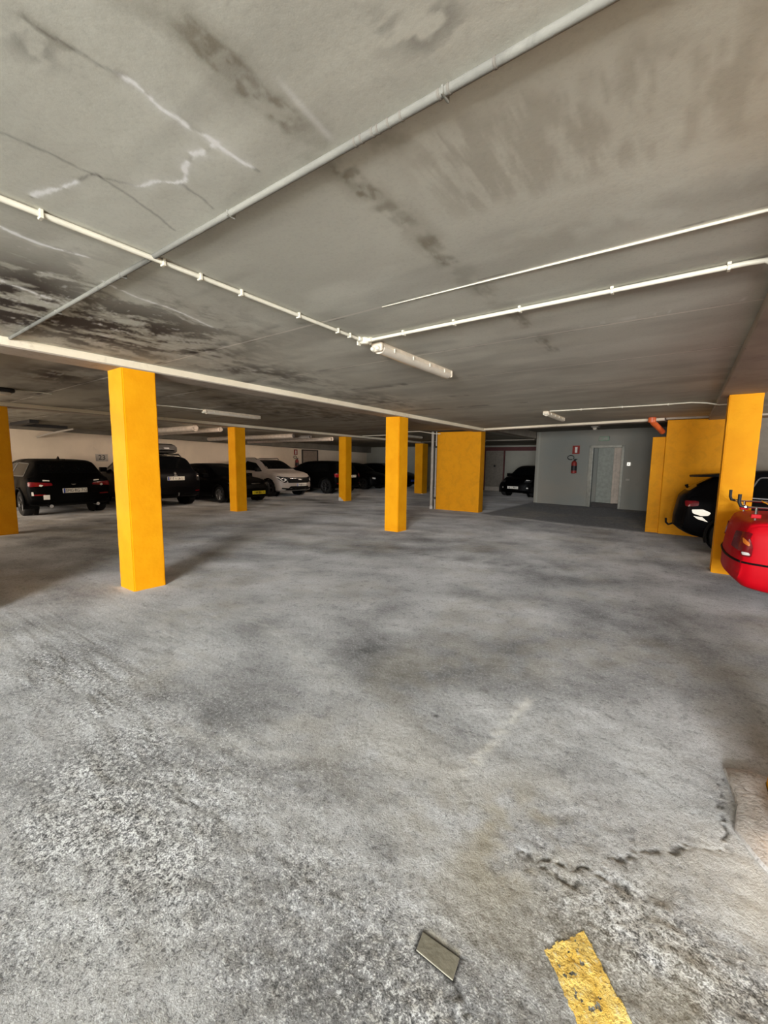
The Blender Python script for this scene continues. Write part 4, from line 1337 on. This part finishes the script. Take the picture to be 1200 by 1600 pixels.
    def side_y(self, x, z, sg):
        h = self.bvh.ray_cast(Vector((x, sg * 3, z)), Vector((0, -sg, 0)))
        return h[0].y if h[0] else sg * self.W / 2

    def hit(self, d, u, v):
        """rear/front: (u, v) = (y, z); left/right: (u, v) = (x, z)"""
        if d in ('rear', 'front'):
            x0, dx = (-2, 1) if d == 'rear' else (self.L + 2, -1)
            o, r = Vector((x0, u, v)), Vector((dx, 0, 0))
            alt = Vector((0 if d == 'rear' else self.L, u, v))
        else:
            sg = 1 if d == 'left' else -1
            o, r = Vector((u, sg * 3, v)), Vector((0, -sg, 0))
            alt = Vector((u, sg * self.W / 2, v))
        h = self.bvh.ray_cast(o, r)
        if h[0] is None:
            h = self.bvh.find_nearest(alt)
        p, nn = h[0], h[1]
        if nn.dot(r) > 0:
            nn = -nn
        return p, nn

    def patch(self, name, mat, d, outline, off=.006, rnd=.0, parent=None, n=10, thick=True, label=None):
        """a lens or pane lying on the shell inside the outline given in the (u, v) plane of side d"""
        P = [np.array(p, float) for p in outline]
        m = len(P)
        loop = []
        for i in range(m):
            a, b, c = P[i - 1], P[i], P[(i + 1) % m]
            if rnd > 0:
                la, lcc = np.linalg.norm(a - b), np.linalg.norm(c - b)
                ra, rc = min(rnd, la * .45), min(rnd, lcc * .45)
                s, e = b + (a - b) / la * ra, b + (c - b) / lcc * rc
                loop += [(1 - t) ** 2 * s + 2 * t * (1 - t) * b + t * t * e for t in (0, .25, .5, .75, 1)]
            else:
                loop.append(b)
        dense = []
        k = len(loop)
        for i in range(k):
            a, b = loop[i], loop[(i + 1) % k]
            q = max(1, int(np.linalg.norm(b - a) / .05))
            dense += [a + (b - a) * j / q for j in range(q)]
        cen = sum(dense) / len(dense)
        vs, fs = [], []
        nl = len(dense)
        tlist = (1, .85, .65, .45, .25, .08)
        for t in tlist:
            for q in dense:
                uv = cen + (q - cen) * t
                p, nn = self.hit(d, uv[0], uv[1])
                vs.append(p + nn * off)
        for r in range(len(tlist) - 1):
            for i in range(nl):
                fs.append((r * nl + i, r * nl + (i + 1) % nl, (r + 1) * nl + (i + 1) % nl, (r + 1) * nl + i))
        fs.append(tuple(range((len(tlist) - 1) * nl, len(tlist) * nl)))
        if thick:
            b0 = len(vs)
            for q in dense:
                p, nn = self.hit(d, q[0], q[1])
                vs.append(p - nn * .004)
            fs += [(b0 + i, b0 + (i + 1) % nl, (i + 1) % nl, i) for i in range(nl)]
        o = MB().add(vs, fs).build(name, mat, parent or self.root, smooth=True)
        if label:
            o['label'] = label
        self.last_loop = vs[:nl]
        return o

    def outline_trim(self, name, mat, r=.010, parent=None):
        lp = self.last_loop
        return MB().tube(list(lp) + [lp[0]], r, 6, caps=False).build(name, mat, parent or self.root, smooth=True)

    def glazing(self, trim=None):
        s, kx, kz, W = self.s, self.kx, self.kz, self.W
        ztop = lambda x: float(self.prof('top', [x * kx])[0])
        zbel = lambda x: float(self.prof('belt', [x * kx])[0])
        wof = lambda x: float(self.prof('half', [x * kx])[0] * self.prof('roof', [x * kx])[0])
        a, b = s['screen']
        self.patch('windscreen', PGLASS, 'front', [(-wof(b) * .93, ztop(b) - .005), (wof(b) * .93, ztop(b) - .005), (wof(a) * .86, ztop(a) - .03), (-wof(a) * .86, ztop(a) - .03)], .005, .05)
        a, b = s['tail']
        self.patch('rear_window', PGLASS, 'rear', [(-wof(a) * .88, ztop(a)), (wof(a) * .88, ztop(a)), (wof(b) * .84, ztop(b) - .03), (-wof(b) * .84, ztop(b) - .03)], .005, .06)
        x0, x1 = s['side']
        mid = x0 + (x1 - x0) * .52
        lo = lambda x: zbel(x) + .035
        hi = lambda x: ztop(x) - .115
        for sd in ('left', 'right'):
            for u0, u1, nm in ((x0 + .02, mid - .03, 'rear'), (mid + .03, x1 + .28, 'front')):
                if nm == 'rear':
                    ol = [(u0 * kx, lo(u0)), (u1 * kx, lo(u1)), (u1 * kx, hi(u1)), ((u0 + .16) * kx, hi(u0 + .2) + .0)]
                else:
                    xm = x1 - .30
                    ol = [(u0 * kx, lo(u0)), (u1 * kx, lo(u1)), (xm * kx, hi(xm) - .02), (u0 * kx, hi(u0))]
                g = self.patch('side_window', PGLASS, sd, ol, .005, .05)
                if trim is not None:
                    self.outline_trim('window_trim', trim, .011, g)
            xm = x1 + .16
            p, nn = self.hit(sd, xm * kx, lo(xm) + .03)
            sg = 1 if sd == 'left' else -1
            m = MB()
            m.box(p.x - .06, p.x + .05, p.y - .02, p.y + .02, p.z - .03, p.z + .01)
            y0, y1 = sorted((p.y + sg * .02, p.y + sg * .22))
            m.box(p.x - .10, p.x + .03, y0, y1, p.z - .04, p.z + .11)
            m.build('door_mirror', self.paint if self.paint is not PW else PTRIM, self.root, bevel=.02, seg=3)
            for u in (mid - .22, x0 + .62 + (x1 - mid) * .9):
                p, nn = self.hit(sd, (mid - .14 if u < mid else x1 - .55) * kx if u < mid else (mid + .14) * kx, .80 * kz)
                y0, y1 = sorted((p.y - sg * .005, p.y + sg * .028))
                MB().box(p.x - .09, p.x + .09, y0, y1, p.z - .014, p.z + .014).build('door_handle', self.paint, self.root, bevel=.006)

    def wheels(self, rim=PRIM, spokes=7, turn=0.0):
        r = self.wr
        tyre = MB().lathe([(r * .66, -.10), (r * .80, -.108), (r * .94, -.10), (r, -.075), (r, .075), (r * .94, .10), (r * .80, .108), (r * .66, .10), (r * .64, .0)], 'y', (0, 0, 0), 36, closed=True).mesh('tyre', True)
        rm = MB()
        rm.lathe([(r * .60, .085), (r * .68, .102), (r * .68, .06), (r * .60, -.08), (r * .58, -.08), (r * .58, .06)], 'y', (0, 0, 0), 36, closed=True)
        rm.lathe([(.03, .060), (.06, .078), (.065, .05), (.04, .03)], 'y', (0, 0, 0), 20)
        for k in range(spokes):
            a = 2 * PI * k / spokes
            for q in (-.10, .10):
                c0, s0 = math.cos(a + q * .8), math.sin(a + q * .8)
                c1, s1 = math.cos(a + q * 1.6), math.sin(a + q * 1.6)
                rm.tube([(.045 * c0, .062, .045 * s0), (r * .63 * c1, .078, r * .63 * s1)], [.020, .017], 8)
        rmm = rm.mesh('rim', True)
        disc = MB().lathe([(r * .57, .02), (r * .57, .0)], 'y', (0, 0, 0), 28).mesh('brake_disc', False)
        tyre.materials.append(PRUB)
        rmm.materials.append(rim)
        disc.materials.append(PTRIM)
        for ai, a in enumerate(self.axles):
            for sg in (1, -1):
                y = self.side_y(a, r + .25, sg) - sg * .125
                w = bpy.data.objects.new('wheel', tyre)
                COL.objects.link(w)
                w.parent = self.root
                w.location = (a, y, r)
                w.rotation_euler = (0, random.uniform(0, 1), 0 if sg > 0 else PI)
                for me in (rmm, disc):
                    o = bpy.data.objects.new(me.name, me)
                    COL.objects.link(o)
                    o.parent = w
        return self

    def plate(self, d, y, z, mat=PPLATE, text=None, band=True, w=.52, h=.115, marks=0):
        p, nn = self.hit(d, y, z)
        o = MB().box(-w / 2, w / 2, -.012, .02, -h / 2, h / 2).build('number_plate', mat, self.root, bevel=.005)
        rz = -PI / 2 if d == 'rear' else PI / 2
        o.rotation_euler = (0, 0, rz)
        o.location = (p.x + (-.012 if d == 'rear' else .012), y, z)
        if band:
            MB().box(-w / 2 + .003, -w / 2 + .045, -.0135, -.005, -h / 2 + .004, h / 2 - .004).build('country_band', PBLUE, o)
        if text:
            t = link('registration', text_mesh(text, .105, .0008), MBLK, o)
            t.rotation_euler = (PI / 2, 0, 0)
            t.location = (.02, -.0135, -.002)
            t.scale = (.82, 1, 1)
        if marks:
            m = MB()
            rr = random.Random(marks)
            x = -w / 2 + .075
            while x < w / 2 - .05:
                ww = rr.uniform(.02, .035)
                m.box(x, x + ww * .35, -.0135, -.006, -.035, .035).box(x, x + ww, -.0135, -.006, rr.choice((-.035, -.004, .026)), rr.choice((-.024, .006, .035)) + .004)
                x += ww + rr.choice((.018, .02, .05))
            m.build('registration', MBLK, o)
        return o


HX = PI        # nose to the back wall
# --- dark estate-like hatchback, its tail to the aisle
c = Car('parked_car', 'suv', 4.30, 1.84, 1.43, (-12.55, 3.95), HX, PB, 'black car with chrome-edged windows, tail and plate facing out, beside the dark orange column')
c.glazing(trim=PRIM)
c.wheels(PRIMD)
c.plate('rear', -.02, .64, text='SMG·RG 712')
for sg in (1, -1):
    tl = c.patch('tail_lamp', PLAMP, 'rear', [(sg * .86, .86), (sg * .86, .74), (sg * .42, .77), (sg * .44, .83)], .012, .03)
    c.patch('lamp_strip', PCLEAR, 'rear', [(sg * .60, .905), (sg * .47, .895), (sg * .47, .87), (sg * .60, .88)], .014, .008, parent=tl)
    c.patch('lamp_strip', PCLEAR, 'rear', [(sg * .66, .80), (sg * .60, .775), (sg * .64, .74), (sg * .68, .76)], .018, .006, parent=tl)
    rf = c.patch('bumper_reflector', PLAMP, 'rear', [(sg * .80, .56), (sg * .80, .53), (sg * .58, .53), (sg * .58, .56)], .012, .008)
    if sg > 0:  # white reflections on the tail, painted on as pale squares
        c.patch('painted_reflection', PCLEAR, 'rear', [(sg * .82, .62), (sg * .79, .62), (sg * .78, .53), (sg * .82, .53)], .014, .006)
        c.patch('painted_reflection', PCLEAR, 'rear', [(sg * .62, .545), (sg * .50, .545), (sg * .50, .43), (sg * .62, .43)], .014, .01)
    MB().tube([(-.02, sg * .50, .27), (.2, sg * .50, .27)], .04, 14).build('exhaust_tip', MCHROME, c.root, smooth=True)
c.patch('badge', MCHROME, 'rear', [(-.055, .80), (.055, .80), (.03, .775), (0, .765), (-.03, .775)], .016, .01)
p, nn = c.hit('rear', 0, 1.35)
MB().prism([(p.x + .05, -.012), (p.x + .22, -.012), (p.x + .22, .012), (p.x + .05, .012)], 1.40, 1.425).build('roof_spoiler', PB, c.root, bevel=.004)
MB().add([(.95, -.02, 1.42), (1.12, -.02, 1.42), (1.12, .02, 1.42), (.95, .02, 1.42), (.98, 0, 1.505), (1.0, 0, 1.505)], [(0, 1, 5, 4), (1, 2, 5), (2, 3, 4, 5), (3, 0, 4), (0, 3, 2, 1)]).build('shark_fin_antenna', PB, c.root, bevel=.003)

# --- sport-utility with roof box
c = Car('parked_car', 'suv', 4.45, 1.80, 1.58, (-12.55, 6.60), HX, PB2, 'black sport-utility car with a dark roof box, partly hidden by the big yellow column')
c.glazing()
c.wheels(PRIMD)
c.plate('rear', .0, .88, marks=5)
for sg in (1, -1):
    tl = c.patch('tail_lamp', PHEAD, 'rear', [(sg * .84, 1.02), (sg * .86, .80), (sg * .70, .80), (sg * .70, 1.0)], .012, .03)
    c.patch('lamp_strip', PCLEAR, 'rear', [(sg * .80, .96), (sg * .74, .955), (sg * .74, .925), (sg * .80, .93)], .016, .01, parent=tl)
    c.patch('bumper_reflector', PLAMP, 'rear', [(sg * .78, .50), (sg * .78, .47), (sg * .62, .47), (sg * .62, .50)], .012, .008)
    MB().tube([(.85, sg * .60, 1.555), (.95, sg * .60, 1.60), (2.3, sg * .60, 1.60), (2.4, sg * .60, 1.545)], .016, 10).build('roof_rail', PTRIM, c.root, smooth=True)
c.patch('badge', MCHROME, 'rear', [(-.03, 1.06), (.03, 1.06), (.035, .99), (-.035, .99)], .018, .02)
p, nn = c.hit('rear', 0, .95)
MB().box(p.x - .02, p.x + .01, -.05, .05, .955, .985).build('tailgate_handle', MCHROME, c.root, bevel=.005)
MB().tube([(-.06, 0, .36), (-.08, 0, .40), (-.08, 0, .45)], [.02, .02, .026], 10).build('tow_ball', MCHROME, c.root, smooth=True)
rb = empty('roof_box', c.root.location, HX)
tag(rb, 'dark grey roof box on top of the black sport-utility car', 'roof box', None, 'thing')
mbx = MB()
sec = [(.55, .26, 1.70, 1.78), (.60, .36, 1.66, 1.90), (.9, .42, 1.65, 1.95), (1.6, .42, 1.65, 1.94), (2.1, .36, 1.66, 1.86), (2.3, .24, 1.68, 1.76)]
vs, fs = [], []
for x, hw, z0, z1 in sec:
    vs += [(x, -hw, z0 + .05), (x, -hw * .85, z0), (x, hw * .85, z0), (x, hw, z0 + .05), (x, hw, z1 - .07), (x, hw * .8, z1), (x, -hw * .8, z1), (x, -hw, z1 - .07)]
for i in range(5):
    fs += [(i * 8 + k, i * 8 + (k + 1) % 8, (i + 1) * 8 + (k + 1) % 8, (i + 1) * 8 + k) for k in range(8)]
fs += [tuple(range(7, -1, -1)), tuple(range(40, 48))]
MBOX = plain('roof_box_plastic', (0.055, 0.05, 0.045), 0.5)
mbx.add(vs, fs).build('box_shell', MBOX, rb, bevel=.015)
for x in (1.0, 2.0):
    MB().box(x - .03, x + .03, -.62, .62, 1.618, 1.645).build('cross_bar', PTRIM, rb, bevel=.006)
    for sg in (-1, 1):
        MB().box(x - .03, x + .03, sg * .25 - .02, sg * .25 + .02, 1.64, 1.70).build('clamp', PTRIM, rb)
MB().box(.53, .56, -.08, .08, 1.78, 1.82).build('lock', PRIM, rb, bevel=.004)

# --- low black car, nose out, yellow plate
c = Car('parked_car', 'hatch', 4.35, 1.80, 1.34, (-11.95, 9.05), 0.0, PB, 'low black car nose out with a yellow number plate, passing behind the orange-yellow column', loc_at='front')
c.glazing()
c.wheels(PRIM, 7)
c.plate('front', .10, .36, PPLATEY, band=False, marks=9)
for sg in (1, -1):
    hl = c.patch('headlamp', PHEAD, 'front', [(sg * .50, .66), (sg * .52, .56), (sg * .80, .60), (sg * .80, .70)], .012, .03)
c.patch('grille', PTRIM, 'front', [(-.42, .62), (.42, .62), (.38, .50), (-.38, .50)], .010, .03)
c.patch('badge', MCHROME, 'front', [(-.10, .665), (.26, .665), (.26, .645), (-.10, .645)], .012, .005)
c.patch('air_intake', PTRIM, 'front', [(-.55, .32), (.55, .32), (.5, .24), (-.5, .24)], .010, .02)

# --- white crossover, nose out
c = Car('parked_car', 'suv', 4.35, 1.86, 1.56, (-12.85, 11.92), 0.0, PW, 'pearl white crossover parked nose out, between two black cars', loc_at='front')
c.glazing()
c.wheels(PRIMD, 5)
c.plate('front', .06, .50, marks=13)
for sg in (1, -1):
    hl = c.patch('headlamp', PHEAD, 'front', [(sg * .50, .80), (sg * .62, .60), (sg * .70, .58), (sg * .86, .72), (sg * .86, .84)], .014, .02)
    c.patch('lamp_strip', PCLEAR, 'front', [(sg * .66, .75), (sg * .60, .70), (sg * .70, .625), (sg * .72, .65), (sg * .65, .70), (sg * .70, .74)], .020, .004, parent=hl)
    c.patch('lamp_strip', PCLEAR, 'front', [(sg * .86, .82), (sg * .72, .64), (sg * .73, .62), (sg * .88, .80)], .020, .004, parent=hl)
    c.patch('bumper_vent', PTRIM, 'front', [(sg * .50, .36), (sg * .50, .31), (sg * .78, .34), (sg * .78, .39)], .014, .02)
c.patch('grille', PTRIM, 'front', [(-.60, .79), (.60, .79), (.56, .58), (-.56, .58)], .012, .03)
c.patch('grille_bar', MCHROME, 'front', [(-.46, .765), (.46, .765), (.46, .745), (-.46, .745)], .018, .005)
c.patch('badge', MCHROME, 'front', [(-.09, .72), (.09, .72), (.09, .68), (-.09, .68)], .018, .015)
c.patch('bumper_insert', PTRIM, 'front', [(-.46, .445), (.46, .445), (.66, .28), (-.66, .28)], .010, .02)
c.patch('skid_plate', PRIM, 'front', [(-.36, .30), (.36, .30), (.33, .265), (-.33, .265)], .016, .01)
for sg in (1, -1):
    sk = [(a, c.side_y(a, .36, sg) + sg * .006, .30) for a in np.linspace(c.axles[0] + .42, c.axles[1] - .42, 12)]
    MB().tube(sk, .05, 8).build('side_sill', PTRIM, c.root, smooth=True)
    MB().tube([(.85, sg * .60, 1.535), (.95, sg * .60, 1.57), (2.2, sg * .60, 1.575), (2.3, sg * .60, 1.53)], .014, 10).build('roof_rail', PTRIM, c.root, smooth=True)
c.patch('roof_panel', PTRIM, 'rear', [(-.5, c.H - .02), (.5, c.H - .02), (.5, c.H - .01), (-.5, c.H - .01)], .004)

# --- black wagon behind the far column
c = Car('parked_car', 'suv', 4.45, 1.80, 1.50, (-12.50, 14.75), HX, PB, 'black wagon with lit red tail lamp, half hidden by the column with the chipped foot')
c.glazing()
c.wheels(PRIMD)
c.plate('rear', -.12, .80, band=False, marks=21)
for sg in (1, -1):
    tl = c.patch('tail_lamp', PLAMP, 'rear', [(sg * .86, .92), (sg * .86, .76), (sg * .66, .76), (sg * .66, .92)], .014, .03)
    c.patch('bumper_reflector', PLAMP, 'rear', [(sg * .80, .50), (sg * .80, .46), (sg * .62, .46), (sg * .62, .50)], .012, .008)

# --- black car further on, nose out
c = Car('parked_car', 'hatch', 4.10, 1.76, 1.44, (-13.2, 18.35), 0.0, PB2, 'black rounded hatchback in the dark behind the mid yellow column', loc_at='front')
c.glazing()
c.wheels(PRIMD)
for sg in (1, -1):
    c.patch('headlamp', PCLEAR if sg < 0 else PHEAD, 'front', [(sg * .58, .64), (sg * .60, .56), (sg * .72, .58), (sg * .72, .66)], .012, .02)
c.patch('grille', PTRIM, 'front', [(-.42, .60), (.42, .60), (.38, .48), (-.38, .48)], .010, .03)
c.plate('front', 0, .42, mat=PTRIM, band=False)

c = Car('parked_car', 'hatch', 4.10, 1.74, 1.42, (-12.9, 20.85), 0.0, PB2, 'dark car at the end wall, glimpsed between the mid yellow column and the olive-yellow column', loc_at='front')
c.glazing()
c.wheels(PRIMD)
for sg in (1, -1):
    c.patch('headlamp', PHEAD, 'front', [(sg * .58, .64), (sg * .60, .56), (sg * .78, .58), (sg * .78, .68)], .012, .02)
c.plate('front', 0, .42, mat=PBLUE, band=False)

# --- small black car in the passage beside the lift wall
c = Car('parked_car', 'hatch', 3.0, 1.66, 1.40, (-6.15, 18.35), math.radians(-101), PB, 'black car in the passage, its white plate showing beside the grey lift wall', loc_at='front')
c.glazing()
c.wheels(PRIMD)
c.plate('front', .0, .42, band=False, marks=31)
for sg in (1, -1):
    c.patch('headlamp', PHEAD, 'front', [(sg * .46, .74), (sg * .46, .64), (sg * .70, .66), (sg * .72, .76)], .012, .02)
    c.patch('fog_lamp', PCLEAR, 'front', [(sg * .56, .44), (sg * .56, .38), (sg * .62, .38), (sg * .62, .44)], .012, .02)
c.patch('lamp_strip', PCLEAR, 'front', [(.50, .76), (.50, .72), (.64, .73), (.64, .75)], .018, .005)

# --- black hatchback, nose to the right wall, its side to the picture
c = Car('parked_car', 'fast', 4.30, 1.74, 1.40, (-.12, 9.55), 0.0, PB2, 'black hatchback with a big roof spoiler, between the orange-topped pier and the yellow column')
c.glazing(trim=PRIM)
c.wheels(PRIMD)
sp = MB().add([(.20, -.56, 1.262), (.20, .56, 1.262), (.86, .58, 1.27), (.86, -.58, 1.27), (.20, -.56, 1.280), (.20, .56, 1.280), (.86, .58, 1.348), (.86, -.58, 1.348)], [(3, 2, 1, 0), (4, 5, 6, 7), (0, 1, 5, 4), (1, 2, 6, 5), (2, 3, 7, 6), (3, 0, 4, 7)])
sp.build('roof_spoiler', PB2, c.root, bevel=.006)
for sd, sg in (('left', 1), ('right', -1)):
    c.patch('tail_lamp', PLAMP, sd, [(.17, .86), (.19, .76), (.36, .78), (.36, .86)], .012, .03)
    c.patch('glowing_patch', PGLOW, sd, [(.27, .715), (.29, .655), (.40, .62), (.50, .63), (.53, .68), (.42, .73)], .014, .02)
    c.patch('glowing_patch', PGLOW, sd, [(.30, .61), (.36, .565), (.50, .525), (.42, .60)], .014, .006)
MB().tube([(.03, -.20, .40), (-.05, -.20, .36), (-.09, -.20, .40), (-.095, -.20, .48)], .018, 10).build('tow_hook', PTRIM, c.root, smooth=True)
p, nn = c.hit('rear', 0.3, 1.05)
MB().tube([(p.x - .01, .3, 1.04), (p.x - .03, .3, 1.10)], [.02, .03], 10).build('wiper_boss', PTRIM, c.root, smooth=True)

# --- red car by the column, boot rack
c = Car('red_car', 'sedan', 4.05, 1.62, 1.34, (.43, 6.10), 0.0, PR, 'bright red car with a boot rack, in front of a yellow column')
c.glazing()
c.wheels(PRIM, 5)
for sd, sg in (('left', 1), ('right', -1)):
    tl = c.patch('tail_lamp', PLAMP, sd, [(.095, .77), (.10, .56), (.165, .56), (.17, .66), (.14, .77)], .012, .02)
    c.patch('amber_lens', PAMB, sd, [(.105, .745), (.11, .69), (.150, .665), (.15, .70)], .018, .012, parent=tl)
    c.patch('reversing_lens', PCLEAR, sd, [(.105, .605), (.108, .575), (.158, .580), (.150, .605)], .018, .01, parent=tl)
    tr = c.patch('tail_lamp', PLAMP, 'rear', [(sg * .76, .80), (sg * .76, .60), (sg * .46, .62), (sg * .48, .78)], .012, .02)
    ol = [(x, c.side_y(x, .50, sg) + sg * .004, .50 - .02 * k / 11) for k, x in enumerate(np.linspace(.10, .55, 12))]
    MB().tube(ol, .010, 8).build('bumper_groove', PTRIM, c.root, smooth=True)
bl_ = []
for y in np.linspace(-.72, .72, 15):
    p, nn = c.hit('rear', y, .50)
    bl_.append((p.x - .004, y, .50))
MB().tube(bl_, .012, 8).build('bumper_groove', PTRIM, c.root, smooth=True)
# rack bolted to the boot lid
rk = empty('boot_rack', c.root.location)
tag(rk, 'chrome boot rack with black rod ends on the red car', 'luggage rack', None, 'thing')
for sg in (-1, 1):
    MB().tube([(.19, sg * .52, .90), (.19, sg * .52, 1.03)], .012, 8).build('post', MCHROME, rk, smooth=True)
    MB().tube([(.60, sg * .52, .93), (.60, sg * .52, 1.03)], .012, 8).build('post', MCHROME, rk, smooth=True)
    MB().box(.15, .23, sg * .52 - .03, sg * .52 + .03, .925, .965).build('clamp', PR, rk, bevel=.006)
    MB().tube([(.10, sg * .52, 1.03), (.72, sg * .52, 1.03)], .010, 8).build('rail', MCHROME, rk, smooth=True)
    MB().tube([(.12, sg * .52, 1.03), (.065, sg * .52, 1.04), (.05, sg * .52, 1.08), (.05, sg * .52, 1.16)], .016, 10).build('rod_end', MBLK, rk, smooth=True)
for x in (.10, .35, .60):
    MB().tube([(x, -.56, 1.035), (x, .56, 1.035)], .009, 8).build('cross_rod', MCHROME, rk, smooth=True)

# coupled through the deps graph once, so every part has its final place
bpy.context.view_layer.update()
